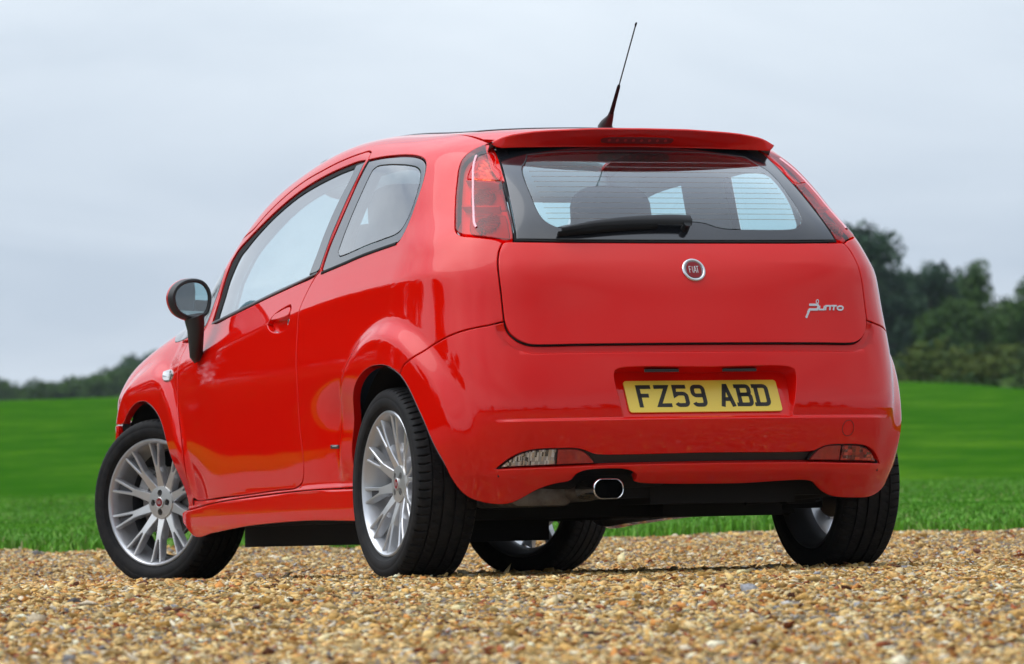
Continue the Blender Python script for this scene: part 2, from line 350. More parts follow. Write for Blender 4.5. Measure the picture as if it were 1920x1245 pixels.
def panel(mapf,outer,holes=(),step=.016,gap=.0020,roll=.003,drop=.0014,skirt=.016,off=0.,hskirt=None,field=None,ostep=.012,lines=()):
    g=Geo(); loops=[]
    O=resample(outer,ostep); 
    if area2(O)<0: O=O[::-1]
    loops.append((O,skirt,gap))
    for k,h in enumerate(holes):
        hh=resample(h,min(ostep,.010)); 
        if area2(hh)>0: hh=hh[::-1]
        loops.append((hh,(hskirt[k] if hskirt else skirt),gap))
    L0=[offset_loop(P,gp) for P,_,gp in loops]; L1=[offset_loop(P,gp+roll) for P,_,gp in loops]
    lo=L1[0].min(0);hi=L1[0].max(0)
    xs=np.arange(lo[0]+step/2,hi[0],step); ys=np.arange(lo[1]+step/2,hi[1],step*.866)
    gx,gy=np.meshgrid(xs,ys); gx=gx+(np.arange(len(ys))%2)[:,None]*step/2
    G=np.stack([gx.ravel(),gy.ravel()],-1)
    ok=inside(G,L1[0])
    for l in L1[1:]: ok&=~inside(G,l)
    G=G[ok]
    for l in L1: G=G[dist_loop(G,l)>step*.45]
    LN=[resample(l,step*.8,closed=False) for l in lines]; LN=[l for l in LN]
    for l in LN:
        keep=np.ones(len(G),bool)
        for a in range(0,len(l)-1):
            A=l[a];AB=l[a+1]-A; t=np.clip(((G-A)@AB)/(AB@AB+1e-12),0,1); keep&=np.linalg.norm(G-A-t[:,None]*AB,axis=1)>step*.42
        G=G[keep]
    verts=[];edges=[]
    for l in L1:
        b=len(verts); verts+=[Vector(p) for p in l.tolist()]; n=len(l); edges+=[(b+i,b+(i+1)%n) for i in range(n)]
    for l in LN:
        ok=inside(l,L1[0])
        for h in L1[1:]: ok&=~inside(l,h)
        for h in L1: ok&=dist_loop(l,h)>.0012
        prev=None
        for p,k in zip(l.tolist(),ok):
            if k:
                verts.append(Vector(p)); 
                if prev is not None: edges.append((prev,len(verts)-1))
                prev=len(verts)-1
            else: prev=None
    verts+=[Vector(p) for p in G.tolist()]
    ov,oe,of,orig,_,_=delaunay_2d_cdt(verts,edges,[],0,1e-7)
    ov=np.array([(v.x,v.y) for v in ov]); tri=np.array([f for f in of if len(f)==3])
    c=ov[tri].mean(1); ok=inside(c,L1[0])
    for l in L1[1:]: ok&=~inside(c,l)
    tri=tri[ok]
    back={}
    for i,os_ in enumerate(orig):
        for k in os_: back[k]=i
    P=mapf(ov); Nn=grad(P,field)
    # orient
    t=tri[:200]; fn=np.cross(P[t[:,1]]-P[t[:,0]],P[t[:,2]]-P[t[:,0]]); flip=((fn*Nn[t[:,0]]).sum(1)).sum()<0
    P=P+Nn*off
    tl=tri.tolist()
    if flip: tl=[[a,c_,b_] for a,b_,c_ in tl]
    g.add(P,tl,Nn)
    st=0
    for l0,l1,(_,sk,_g) in zip(L0,L1,loops):
        n=len(l0); ids=[back[st+i] for i in range(n)]; st+=n
        Q=mapf(l0); QN=grad(Q,field); P1=P[ids]; Q=Q+QN*(off-drop)
        o=Q-P1; o/=np.linalg.norm(o,axis=1,keepdims=True)+1e-9
        n0=QN*.55+o*.83; n0/=np.linalg.norm(n0,axis=1,keepdims=True)
        b0=g.add(Q,[],n0)
        fs=[]
        for i in range(n):
            j=(i+1)%n; f=[ids[i],ids[j],b0+j,b0+i]; fs.append(f[::-1] if not flip else f)
        on=o-QN*(o*QN).sum(1,keepdims=True); on/=np.linalg.norm(on,axis=1,keepdims=True)+1e-9
        if sk>0:
            b1=g.add(Q,[],on); b2=g.add(Q-QN*sk,[],on)
            for i in range(n):
                j=(i+1)%n; f=[b1+i,b1+j,b2+j,b2+i]; fs.append(f[::-1] if not flip else f)
        g.F+=[tuple(f) for f in fs]
    return g
def ribbon(mapf,pts,width,h=.002,closed=False,field=None,step=.01,base=-.001,round_=.3,widths=None,re=True):
    """a raised strip that follows the surface"""
    P=resample(pts,step,closed) if re else np.asarray(pts,float)
    wv=np.full(len(P),width/2) if widths is None else np.interp(np.linspace(0,1,len(P)),np.linspace(0,1,len(widths)),widths)/2
    def offs(k): 
        a=offset_loop(P,1.0,closed)-P; return P+a*(wv*k)[:,None]
    rows=[(1,base),(1,h*.6),(1-round_,h),(-(1-round_),h),(-1,h*.6),(-1,base)]
    g=Geo(); R_=[]
    for k,hh in rows:
        S=mapf(offs(k)); Nn=grad(S,field); R_.append((S+Nn*hh,Nn))
    lat=R_[0][0]-R_[-1][0]; lat/=np.linalg.norm(lat,axis=1,keepdims=True)+1e-12
    ns=[lat,lat*.8+R_[1][1]*.6,R_[2][1]*.97+lat*.24,R_[3][1]*.97-lat*.24,-lat*.8+R_[4][1]*.6,-lat]
    n=len(P); ids=[]
    for (S,_),nn in zip(R_,ns): ids.append(g.add(S,[],nn/np.linalg.norm(nn,axis=1,keepdims=True)))
    m=n if closed else n-1
    S3,S2=R_[3][0],R_[2][0]; v=np.cross(S3[0]-S2[0],R_[2][0][1]-R_[2][0][0]); flip=(v@R_[2][1][0])<0
    for a,b in zip(ids[:-1],ids[1:]):
        for i in range(m):
            j=(i+1)%n; f=(a+i,b+i,b+j,a+j); g.F.append(f if not flip else f[::-1])
    if not closed:
        for e in (0,n-1):
            f=tuple(q+e for q in ids); g.F.append(f if (e==0)==(not flip) else f[::-1])
    return g
def bm_obj(name,bm,m,parent=None,smooth=False,bevel=None,angle=40):
    me=bpy.data.meshes.new(name)
    if bevel: bmesh.ops.bevel(bm,geom=[e for e in bm.edges],offset=bevel,segments=2,affect='EDGES',clamp_overlap=True)
    bm.normal_update(); bm.to_mesh(me); bm.free()
    if smooth: me.polygons.foreach_set('use_smooth',[True]*len(me.polygons)); me.set_sharp_from_angle(angle=math.radians(angle))
    return link(name,me,m,parent)
def box(bm,c,s,rot=None,taper=None):
    r=bmesh.ops.create_cube(bm,size=1); vs=r['verts']
    M=Matrix.Translation(c)@(rot.to_4x4() if rot else Matrix())@Matrix.Diagonal((*s,1))
    bmesh.ops.transform(bm,matrix=M,verts=vs); return vs
def lathe(prof,n=64,axis='x',caps=False):
    """prof: (a,r) along axis; returns Geo-like arrays with computed normals left to blender"""
    V=[];Fc=[]
    for a,r in prof:
        for k in range(n):
            t=2*math.pi*k/n; V.append((a,r*math.cos(t),r*math.sin(t)))
    for i in range(len(prof)-1):
        for k in range(n):
            j=(k+1)%n; Fc.append((i*n+k,i*n+j,(i+1)*n+j,(i+1)*n+k))
    if caps:
        Fc.append(tuple(range(n))[::-1]); Fc.append(tuple((len(prof)-1)*n+k for k in range(n)))
    return V,Fc
def simple(name,V,Fc,m,parent=None,angle=35,smooth=True):
    me=bpy.data.meshes.new(name); me.from_pydata(V,[],Fc); me.update()
    bm=bmesh.new(); bm.from_mesh(me); bmesh.ops.recalc_face_normals(bm,faces=bm.faces); bm.to_mesh(me); bm.free()
    if smooth: me.polygons.foreach_set('use_smooth',[True]*len(me.polygons)); me.set_sharp_from_angle(angle=math.radians(angle))
    return link(name,me,m,parent)
def tube(pts,rad,n=12,cap=True,squash=None):
    """swept tube; rad scalar or list"""
    P=[Vector(p) for p in pts]; R_=rad if hasattr(rad,'__len__') else [rad]*len(P)
    V=[];Fc=[]
    T=[(P[min(i+1,len(P)-1)]-P[max(i-1,0)]).normalized() for i in range(len(P))]
    up=Vector((0,0,1)) if abs(T[0].z)<.9 else Vector((0,1,0))
    for p,t,r in zip(P,T,R_):
        a=t.cross(up).normalized(); b=a.cross(t).normalized(); s=squash or (1,1)
        for k in range(n):
            q=2*math.pi*k/n; V.append(tuple(p+a*(math.cos(q)*r*s[0])+b*(math.sin(q)*r*s[1])))
    for i in range(len(P)-1):
        for k in range(n): j=(k+1)%n; Fc.append((i*n+k,i*n+j,(i+1)*n+j,(i+1)*n+k))
    if cap: Fc.append(tuple(range(n))[::-1]); Fc.append(tuple((len(P)-1)*n+k for k in range(n)))
    return V,Fc
def tag(o,label=None,cat=None,group=None,kind=None):
    for k,v in (('label',label),('category',cat),('group',group),('kind',kind)):
        if v: o[k]=v
    return o
def dup_tree(o,parent=None):
    c=o.copy(); COL.objects.link(c); c.parent=parent
    for ch in list(o.children): dup_tree(ch,c)
    return c
# ------------------------------------------------------------------ the car
def mapS(yz):   # left side, from (y,z)
    o=np.stack([0*yz[:,0],yz[:,0],yz[:,1]],-1); d=np.zeros_like(o); d[:,0]=-1
    return solve(o,d,.3,1.3)
def mapB(uv):   # rear wrap-around, u = .8*angle from straight back, + to the right
    a=uv[:,0]/.8; o=np.stack([0*a,0*a,uv[:,1]],-1); d=np.stack([np.sin(a),-np.cos(a),0*a],-1)
    return solve(o,d,.2,1.4)
def mapN(uv):   # nose, u = .8*angle from -x toward +y about (0,2.5)
    a=uv[:,0]/.8; o=np.stack([0*a,0*a+2.5,uv[:,1]],-1); d=np.stack([-np.cos(a),np.sin(a),0*a],-1)
    return solve(o,d,.2,1.4)
A_=lambda l: np.array(l,float)
def S2U(l): u,v=inv(mapS(A_(l))); return np.stack([u,v],-1).tolist()
def R2U(l): u,v=inv(mapR(A_(l))); return np.stack([u,v],-1).tolist()
def T2U(l): u,v=inv(mapT(A_(l))); return np.stack([u,v],-1).tolist()
def P2B(P): P=A_(P); return np.stack([.8*np.arctan2(P[:,0],-P[:,1]),P[:,2]],-1).tolist()
def R2B(l): return P2B(mapR(A_(l)))
def S2B(l): return P2B(mapS(A_(l)))
car=bpy.data.objects.new('hatchback_car',None); COL.objects.link(car)
tag(car,'shiny red three-door hatchback parked on the gravel, seen from behind','car')
def part(g,name,m,parent=car,both=False):
    o=g.build(name,m,parent)
    if both: return o,g.mirror().build(name,m,parent)
    return o
# ---- outlines, side ones in (u,v), rear ones in (x,z)
TG=[(.588,1.038),(.606,1.010),(.618,.972),(.622,.93),(.622,.87),(.622,.82)]+[(.537+.085*math.cos(a),.7965-.085*math.sin(a)) for a in np.radians([6,16,27,38,50,62,76,90])]+[(.40,.7115),(0,.7115)]
D_TOP=[(1.9447,1.1448),(1.8936,1.1852),(1.7305,1.2162),(1.63,1.2564),(1.5201,1.292),(1.4,1.324),(1.272,1.347),(1.134,1.361),(1.001,1.374),(0.867,1.383),(0.771,1.387),(0.69,1.388),(0.652,1.379),(0.634,1.35)]
D_BP=[(0.653,1.309),(0.689,1.241),(0.715,1.178),(0.737,1.128),(0.75,1.07),(0.757,1.021),(0.788,1.007)]
D_REAR=[(0.816,0.975),(0.83,0.945),(0.838,0.917),(0.84,0.892),(0.839,0.854),(0.835,0.804),(0.825,0.721),(0.8111,0.66),(0.8043,0.586),(0.7964,0.4981),(0.7834,0.4361),(0.7778,0.3811),(0.7843,0.3481),(0.806,0.323),(0.8395,0.311),(0.8713,0.3059)]
D_BOT=[(1.06,0.3019),(1.3287,0.2939),(1.6199,0.288),(1.9968,0.2822)]
D_FR=[(2.0275,0.29),(2.0476,0.3111),(2.0566,0.3481),(2.0422,0.3968),(2.0408,0.4526),(2.0559,0.5095),(2.0851,0.5709),(2.1151,0.6386),(2.1244,0.7019),(2.1383,0.7524),(2.1669,0.8031),(2.1547,0.8502)]
D_FUP=[(2.1237,0.8609),(1.9592,0.8856),(1.9354,0.9265),(1.924,0.9816),(1.9218,1.0417),(1.9292,1.097)]
DOOR=D_TOP+D_BP+D_REAR+D_BOT+D_FR+D_FUP
OPEN=[(1.8859,0.9092),(1.8904,0.9463),(1.9066,1.0215),(1.907,1.0766),(1.9004,1.1198),(1.8523,1.1539),(1.7549,1.1851),(1.6645,1.2125),(1.5924,1.2342),(1.476,1.267),(1.353,1.296),(1.224,1.318),(1.089,1.334),(0.952,1.345),(0.841,1.351),(0.735,1.355),(0.662,1.352),(0.668,1.309),(0.702,1.241),(0.728,1.178),(0.75,1.128),(0.763,1.07),(0.772,1.021),(0.79,1.01),(1.016,0.985),(1.251,0.961),(1.463,0.938),(1.6674,0.9162),(1.816,0.9018)]
DGL=[(1.8293,0.9159),(1.8361,0.986),(1.8407,1.0511),(1.8052,1.123),(1.7393,1.1558),(1.6644,1.1875),(1.5463,1.229),(1.422,1.263),(1.294,1.29),(1.159,1.308),(1.022,1.321),(0.883,1.331),(0.75,1.336),(0.765,1.3),(0.797,1.248),(0.824,1.196),(0.849,1.132),(0.862,1.077),(0.869,1.063),(0.88,1.012),(1.031,0.997),(1.218,0.979),(1.361,0.963),(1.5,0.948),(1.6854,0.9293)]
TRM=[(0.742,1.345),(0.753,1.3),(0.788,1.248),(0.815,1.196),(0.84,1.132),(0.853,1.077),(0.86,1.06),(0.874,1.016),(0.795,1.0215),(0.777,1.028),(0.768,1.07),(0.755,1.128),(0.733,1.178),(0.707,1.241),(0.673,1.309),(0.666,1.348)]
BLT=[(0.79,1.0115),(1.016,0.9865),(1.251,0.9625),(1.463,0.9395),(1.6674,0.9177),(1.878,0.8981),(1.8859,0.9092),(1.8159,0.9148),(1.6854,0.9273),(1.49,0.947),(1.361,0.961),(1.218,0.977),(1.031,0.995),(0.88,1.01),(0.795,1.019)]
QLT=[(1.9554,1.1023),(1.9394,1.0518),(1.9462,0.9807),(1.9494,0.9206),(1.9624,0.8977),(2.1739,0.8694),(2.3695,0.859),(2.3964,0.8647),(2.4654,0.8961),(2.3151,0.929),(2.1771,0.9789),(2.0878,1.0402)]
QG=[(0.631,1.351),(0.494,1.349),(0.3656,1.3435),(0.2762,1.3392),(0.1894,1.3319),(0.1285,1.321),(0.093,1.3069),(0.0717,1.2895),(0.0548,1.2671),(0.0356,1.2285),(0.0251,1.1851),(0.0221,1.141),(0.027,1.106),(0.043,1.077),(0.062,1.069),(0.234,1.058),(0.374,1.048),(0.523,1.034),(0.728,1.0165),(0.747,1.021),(0.743,1.062),(0.733,1.105),(0.711,1.151),(0.685,1.209),(0.655,1.287),(0.642,1.325)]
QC=[(0.513,1.318),(0.4153,1.316),(0.3057,1.3085),(0.2056,1.3),(0.137,1.2902),(0.0997,1.2761),(0.0761,1.2538),(0.054,1.2093),(0.0465,1.1711),(0.0531,1.138),(0.072,1.114),(0.105,1.103),(0.215,1.093),(0.361,1.082),(0.562,1.064),(0.607,1.064),(0.63,1.078),(0.618,1.128),(0.596,1.19),(0.571,1.248),(0.552,1.29),(0.54,1.31)]
LAMP=R2U([(-.5815,1.0385)])+[(-0.4841,1.047),(-0.4281,1.057),(-0.3561,1.066),(-0.3311,1.073),(-0.3101,1.085),(-0.2901,1.105),(-0.2456,1.148),(-0.2071,1.1933),(-0.1686,1.239),(-0.126,1.2831),(-0.094,1.3194),(-0.0796,1.3423),(-0.0689,1.3687),(-0.0584,1.4037),(-0.053,1.4273)]
LAMP_IN=[(-.554,1.046),(-.541,1.096),(-.5265,1.164),(-.508,1.233),(-.501,1.260),(-.5015,1.275),(-.507,1.284),(-.497,1.323),(-.486,1.351),(-.473,1.376)]
ARCH_A=[(.372*math.cos(a),.303+.372*math.sin(a)) for a in np.radians(np.arange(0,86,6.0))]
ARCH_B=[(-.032,.675),(-.093,.670),(-.142,.657),(-.182,.640)]
SEAM=[(-0.19,0.667),(-0.22,0.681),(-0.262,0.702),(-0.297,0.722),(-0.346,0.741),(-0.389,0.755),(-0.429,0.765),(-0.465,0.772),(-0.499,0.777)]
ARCH_C=[(-.212,.617),(-.242,.585),(-.270,.547),(-.31,.490),(-.346,.425),(-.373,.361)]
ROOF_E=[(-.47,.0),(-.487,.15),(-.492,.4),(-.492,.9),(-.495,1.16)]
WS_E=[(-.50,1.22),(-.535,1.45),(-.575,1.70),(-.618,1.95),(-.648,2.13),(-.665,2.26)]
BODY=[(2.13,.2525),(1.72,.2695),(1.42,.2805),(1.144,.288),(.835,.294),(.654,.296)]+[(.385,.297)]+S2U(ARCH_A[1:])+S2U(ARCH_B)+SEAM+R2U([(-x,z) for x,z in TG[:7]][::-1])+LAMP[1:]+T2U(ROOF_E)+T2U(WS_E)+[(2.27,.885),(2.262,.858),(2.16,.856)]+D_FUP[::-1][-1:]
# inner edge: back along the door outline
BODY=BODY[:-1]+[(2.09,.858)]+D_FUP+D_TOP+D_BP+D_REAR+D_BOT+[(2.06,.284)]
CRL=lambda a,b,o=0:[(y,float(D['zc'](max(y,-.5)))+o) for y in np.linspace(a,b,60)]
g=panel(mapU,BODY,[QG],step=.014,hskirt=[.012],lines=[CRL(-.30,.80,-.010),CRL(-.30,.80,.010)])
def arch_flange(pts,depth=.022,f=mapS):
    """inner return of the wheel-arch lip, turned toward the wheel well"""
    P=mapS(resample(pts,.012,closed=False)); n=len(P); gg=Geo()
    c=A_([P[:,1].mean(),0]); out=np.zeros_like(P); T_=np.gradient(P,axis=0)
    nr=np.stack([0*P[:,0],-T_[:,2],T_[:,1]],-1); nr/=np.linalg.norm(nr,axis=1,keepdims=True)
    cen=A_([0,P[:,1].mean(),.3]); 
    if ((cen-P)*nr).sum()<0: nr=-nr
    a=gg.add(P+A_([.0015,0,0])+nr*.0015,[],nr); b=gg.add(P+A_([depth,0,0])+nr*.006,[],nr)
    v=np.cross(P[1]-P[0],A_([1,0,0])); flip=(v@nr[0])<0
    for i in range(n-1):
        f_=(a+i,a+i+1,b+i+1,b+i); gg.F.append(f_ if not flip else f_[::-1])
    return gg
g.join(arch_flange(ARCH_A+ARCH_B))
part(g,'body_side',PAINT,both=True)
FARCH=[(2.51-.369*math.cos(a),.282+.369*math.sin(a)) for a in np.radians(np.arange(-4,131,5.0))]
FENDER=D_FR[::-1]+[(2.065,.285),(2.10,.256)]+FARCH+[(2.80,.575),(2.95,.59),(3.0,.62),(3.02,.70),(2.98,.76)]+T2U([(-.655,2.80),(-.66,2.6),(-.665,2.40),(-.665,2.28)])+[(2.275,.885),(2.262,.856)]
g=panel(mapU,FENDER,step=.016); g.join(arch_flange(FARCH))
part(g,'front_fender',PAINT,both=True)
SKU=[(2.150,.2515),(1.72,.2695),(1.42,.2805),(1.144,.288),(.835,.294),(.654,.296),(.455,.297),(.325,.297)]
SKL=[(.325,.187),(.50,.191),(.73,.1945),(1.035,.1915),(1.365,.183),(1.75,.165),(2.01,.155),(2.132,.203)]
zsl=lambda o:[(y,.2965-.0148*max(y-.35,0)**2+o) for y in np.linspace(.33,2.14,40)]
g=panel(mapU,SKU+SKL,step=.014,gap=.0012,skirt=.03,lines=[zsl(-.0105),[(y,.235) for y in np.linspace(.34,2.15,40)]])
part(g,'side_skirt',PAINT,both=True)
# ---- doors
HANDLE=[(1.15,0.864),(1.121,0.888),(1.067,0.904),(1.008,0.914),(0.959,0.917),(0.936,0.903),(0.929,0.871),(0.949,0.847),(0.984,0.836),(1.05,0.833),(1.121,0.846)]
g=panel(mapU,DOOR,[OPEN,HANDLE],step=.014,hskirt=[.012,.022],lines=[CRL(.86,2.06,-.010),CRL(.86,2.06,.010)])
doors=part(g,'door',PAINT,both=True)
def subs(g,name,m,pa):
    return g.build(name,m,pa[0]),g.mirror().build(name,m,pa[1])
subs(panel(mapU,OPEN,[DGL],step=.02,gap=.0005,off=-.005,drop=.001,hskirt=[.006]),'window_seal',RUBBER,doors)
subs(panel(mapU,DGL,[],step=.02,gap=.0,roll=.002,drop=.0,skirt=0,off=-.0075),'door_glass',GLASS,doors)
subs(panel(mapU,TRM,[],step=.02,gap=.0,off=-.001,skirt=.006),'pillar_trim',BLACKGLASS,doors)
BELTM=mat('satin_belt_strip',(.10,.10,.105),.35)
subs(panel(mapU,BLT,[],step=.02,gap=.0,off=.0015,drop=.002,skirt=.006),'belt_strip',BELTM,doors)
hc=subs(panel(mapU,HANDLE,[],step=.012,gap=-.001,off=-.019,skirt=.0),'handle_recess',PAINT,doors)
subs(panel(mapU,[(1.128,0.874),(1.108,0.895),(1.067,0.9025),(1.008,0.9115),(0.96,0.914),(0.9405,0.901),(0.936,0.886),(0.95,0.88),(1.04,0.874)],[],step=.012,gap=.0015,off=.002,drop=.005,skirt=.018),'door_handle',PAINT,doors)
subs(ribbon(mapU,[(.957,.872),(.957,.853)],.012,h=-.012,base=-.018),'lock_cylinder',CHROME,doors)
# ---- quarter windows
q=part(panel(mapU,QG,[QC],step=.02,gap=.003,off=-.003,drop=.002,skirt=.008),'quarter_window_frame',BLACKGLASS,both=True)
for o_,mr in zip(q,(0,1)):
    g=panel(mapU,QC,[],step=.02,gap=-.0005,roll=.001,drop=0,skirt=0,off=-.004); (g.mirror() if mr else g).build('quarter_window_glass',GLASS,o_)
part(ribbon(mapU,[(.062,1.066),(.234,1.055),(.374,1.045),(.523,1.031),(.735,1.0125)],.010,h=.003),'quarter_window_seal',RUBBER,both=True)
part(panel(mapU,QLT,[],step=.02,gap=0,off=.0015,drop=.002,skirt=.004),'quarter_light',BLACKGLASS,both=True)
# ---- roof, windscreen, bonnet
def roofpoly(l): return l+[(-x,y) for x,y in l[::-1]]
ROOF_P=[(-.488,.15),(-.4935,.4),(-.4935,.9),(-.4965,1.16),(-.4965,1.20),(-.30,1.265),(0,1.285)]
ROOF_P=[(-.40,-.03)]+[(-.467,.012)]+ROOF_P
g=panel(mapT,ROOF_P+[(-x,y) for x,y in ROOF_P[::-1][1:]]+[(0,-.045)],[],step=.03,gap=-.0006,roll=.002,drop=.0006,skirt=.01)
roof=part(g,'roof_panel',PAINT)
WSP=[(-.4985,1.225),(-.533,1.45),(-.573,1.70),(-.616,1.95),(-.646,2.13),(-.662,2.255),(-.45,2.34),(-.2,2.385),(0,2.40)]
g=panel(mapT,WSP+[(-x,y) for x,y in WSP[::-1][1:]]+[(.30,1.27),(0,1.29),(-.30,1.27)],[],step=.035,gap=.002,off=-.002,drop=.001,skirt=.006)
part(g,'windscreen',GLASS)
HDP=[(-.662,2.265),(-.662,2.40),(-.657,2.6),(-.652,2.80),(-.62,2.98),(-.45,3.13),(0,3.20)]
g=panel(mapT,HDP+[(-x,y) for x,y in HDP[::-1][1:]]+[(.45,2.35),(.2,2.395),(0,2.41),(-.2,2.395),(-.45,2.35)],[],step=.03)
part(g,'bonnet',PAINT)
g=panel(mapN,[(.372,.22),(.372,.29),(.360,.39),(.325,.48),(.285,.55),(.30,.575),(.48,.585),(.80,.62),(1.2566,.62),(1.713,.62),(2.033,.585),(2.213,.575),(2.228,.55),(2.188,.48),(2.153,.39),(2.141,.29),(2.141,.22),(1.9,.20),(1.2566,.19),(.62,.20)],[],step=.03)
part(g,'front_bumper',PAINT)
g=panel(mapN,[(.50,.60),(.80,.635),(1.2566,.635),(1.713,.635),(2.013,.60),(2.0,.70),(1.7,.72),(1.2566,.735),(.8,.72),(.52,.70)],[],step=.03,off=-.004)
part(g,'front_grille',PLASTIC)
g=panel(mapT,[(-.42,.19),(-.425,.6),(-.425,1.02),(-.40,1.06),(0,1.075),(.40,1.06),(.425,1.02),(.425,.6),(.42,.19),(.38,.175),(0,.165),(-.38,.175)],[],step=.04,gap=0,roll=.006,off=.004,drop=.003,skirt=.006)
part(g,'glass_sunroof',BLACKGLASS)
# ---- tailgate and rear window
GLS=[(-.466,1.352),(-.490,1.271),(-.514,1.187),(-.533,1.111),(-.549,1.0455),(-.40,1.042),(-.2,1.040),(0,1.0395)]
GL_T=[(-.45,1.3745),(-.30,1.384),(0,1.388)]
sym=lambda l: l+[(-x,z) for x,z in l[::-1] if abs(x)>1e-6]
TGP=[(-x,z) for x,z in TG]+[(x,z) for x,z in TG[::-1][1:]]
TGUP=[(.5495,1.0395),(.40,1.036),(.2,1.0345),(0,1.034),(-.2,1.0345),(-.40,1.036),(-.5495,1.0395)]
g=panel(mapR,TGP[::1]+[(.5805,1.041)]+TGUP+[(-.5805,1.041)],[],step=.014,skirt=.02)
tgate=part(g,'tailgate',PAINT)
# painted strip beside the glass
STR=[(-.4635,1.374),(-.4675,1.352),(-.4915,1.272),(-.5005,1.238),(-.512,1.250),(-.516,1.285),(-.5045,1.325),(-.494,1.352),(-.482,1.374)]
g=panel(mapR,STR,[],step=.010,gap=.0008,roll=.001,off=.0008,skirt=.006); part(g,'window_pillar_strip',PAINT,tgate,both=True)
CLR=[(.404,1.305),(.425,1.285),(.438,1.25),(.446,1.191),(.450,1.148),(.445,1.114),(.432,1.098),(.411,1.086),(.384,1.081),(.243,1.079),(.15,1.081),(.121,1.087),(.095,1.097),(.07,1.102),(0,1.103)]
CLR=CLR+[(-x,z) for x,z in CLR[::-1][1:]]+[(-.38,1.333),(-.25,1.345),(0,1.349),(.25,1.345),(.38,1.333)]
GO=GLS+[(-x,z) for x,z in GLS[::-1][1:]]+[(-x,z) for x,z in GL_T]+[(x,z) for x,z in GL_T[::-1][1:]]
g=panel(mapR,GO,[CLR],step=.018,gap=.001,off=.0015,drop=.002,skirt=.010)
rw=part(g,'rear_window_border',BLACKGLASS,tgate)
g=panel(mapR,CLR,[],step=.018,gap=-.0005,roll=.001,drop=0,off=.0012,skirt=0); part(g,'rear_window',GLASS,tgate)
part(ribbon(mapR,[(-.466,1.354),(-.4925,1.271),(-.5165,1.187),(-.536,1.111),(-.5505,1.0435),(-.40,1.0385),(-.2,1.037),(0,1.0365),(.2,1.037),(.40,1.0385),(.5505,1.0435),(.536,1.111),(.5165,1.187),(.4925,1.271),(.466,1.354)],.0055,h=.0005,base=-.004),'window_seal',RUBBER,tgate)
HEAT=glassmat('heater_wire',(.86,.80,.75),1.3)
hg=Geo()
for k in range(12):
    z=1.112+k*.0180; xw=.43-.0022*k-(max(k-9,0)*.012)
    hg.join(ribbon(mapR,[(-xw,z+.001),(-xw/2,z),(0,z-.001),(xw/2,z),(xw,z+.001)],.0011,h=.0022,step=.05))
part(hg,'heater_wires',HEAT,tgate)
# ---- rear bumper
lowL=P2B([(-.773,-.386,.313),(-.753,-.393,.279),(-.726,-.404,.253),(-.694,-.420,.237),(-.658,-.440,.228),(-.625,-.460,.2245),(-.600,-.475,.2275),(-.572,-.495,.241),(-.526,-.528,.269),(-.474,-.549,.285),(-.440,-.557,.290)])
EXC=P2B([(-.431,-.566,.296),(-.422,-.578,.311),(-.401,-.588,.322),(-.354,-.598,.327),(-.278,-.609,.3255),(-.250,-.610,.319),(-.232,-.604,.308),(-.229,-.597,.299),(-.236,-.587,.289)])
midB=P2B([(-.215,-.581,.2825),(-.123,-.583,.277),(0,-.583,.275),(.13,-.578,.2745),(.20,-.575,.277),(.268,-.572,.280),(.36,-.560,.2815),(.392,-.552,.277),(.418,-.535,.262),(.445,-.520,.245),(.478,-.511,.231),(.515,-.502,.226),(.57,-.487,.2245)])
rgt=P2B([(.625,-.460,.2245),(.658,-.440,.228),(.694,-.420,.237),(.726,-.404,.253),(.753,-.393,.279),(.773,-.386,.313)])
arcB=S2B([(-.182,.640)]+ARCH_C); seamB=P2B(mapU(A_(SEAM)))
mir=lambda l:[(-u,v) for u,v in l[::-1]]
tgB=R2B([(-x,z) for x,z in TG[6:]])          # from triple point down to the centre
top=tgB+mir(tgB)[1:]                           # left triple -> centre -> right triple
BUMP=seamB[::-1]+arcB+lowL+EXC+midB+rgt+mir(arcB)+mir(seamB[::-1])+top[::-1]
# note: mir() reverses order, lists run left->right along the bottom, right->left along the top
REC=R2B([(-.308,.617),(-.304,.629),(-.288,.636),(0,.637),(.288,.636),(.304,.629),(.308,.617),(.2835,.4885),(0,.4885),(-.2835,.4885)])
FOG=[(-.656,.335),(-.634,.357),(-.609,.3745),(-.577,.387),(-.535,.392),(-.485,.3925),(-.430,.391),(-.402,.384),(-.378,.3745),(-.36,.371)]
SLOT=R2B(FOG+[(0,.371)]+[(-x,z) for x,z in FOG[::-1]]+[(.50,.3375),(.355,.341),(0,.3425),(-.355,.341),(-.50,.3375)])

def tg_off(d):
    Q=[(-(.622+d),z) for z in (.785,.7965)]+[(-(.537+(.085+d)*math.cos(a)),.7965-(.085+d)*math.sin(a)) for a in np.radians(np.arange(8,91,8.0))]+[(x,.7115-d) for x in (-.537,-.4,-.2,0)]
    L_=R2B(Q); return L_+[(-u,v) for u,v in L_[::-1][1:]]
def zline(z,x1=.66): 
    L_=R2B([(-x,z) for x in np.linspace(x1,0,24)]); return L_+[(-u,v) for u,v in L_[::-1][1:]]
BLN=[tg_off(.0215),tg_off(.0245),tg_off(.0275),zline(.4755),zline(.482),zline(.4885)]
g=panel(mapB,BUMP,[REC,SLOT],step=.0125,hskirt=[.10,.030],skirt=.03,lines=BLN)
fl=arch_flange([(-.182,.640)]+ARCH_C+[(-.386,.313)]); g.join(fl); g.join(fl.mirror())
bumper=part(g,'rear_bumper',PAINT)
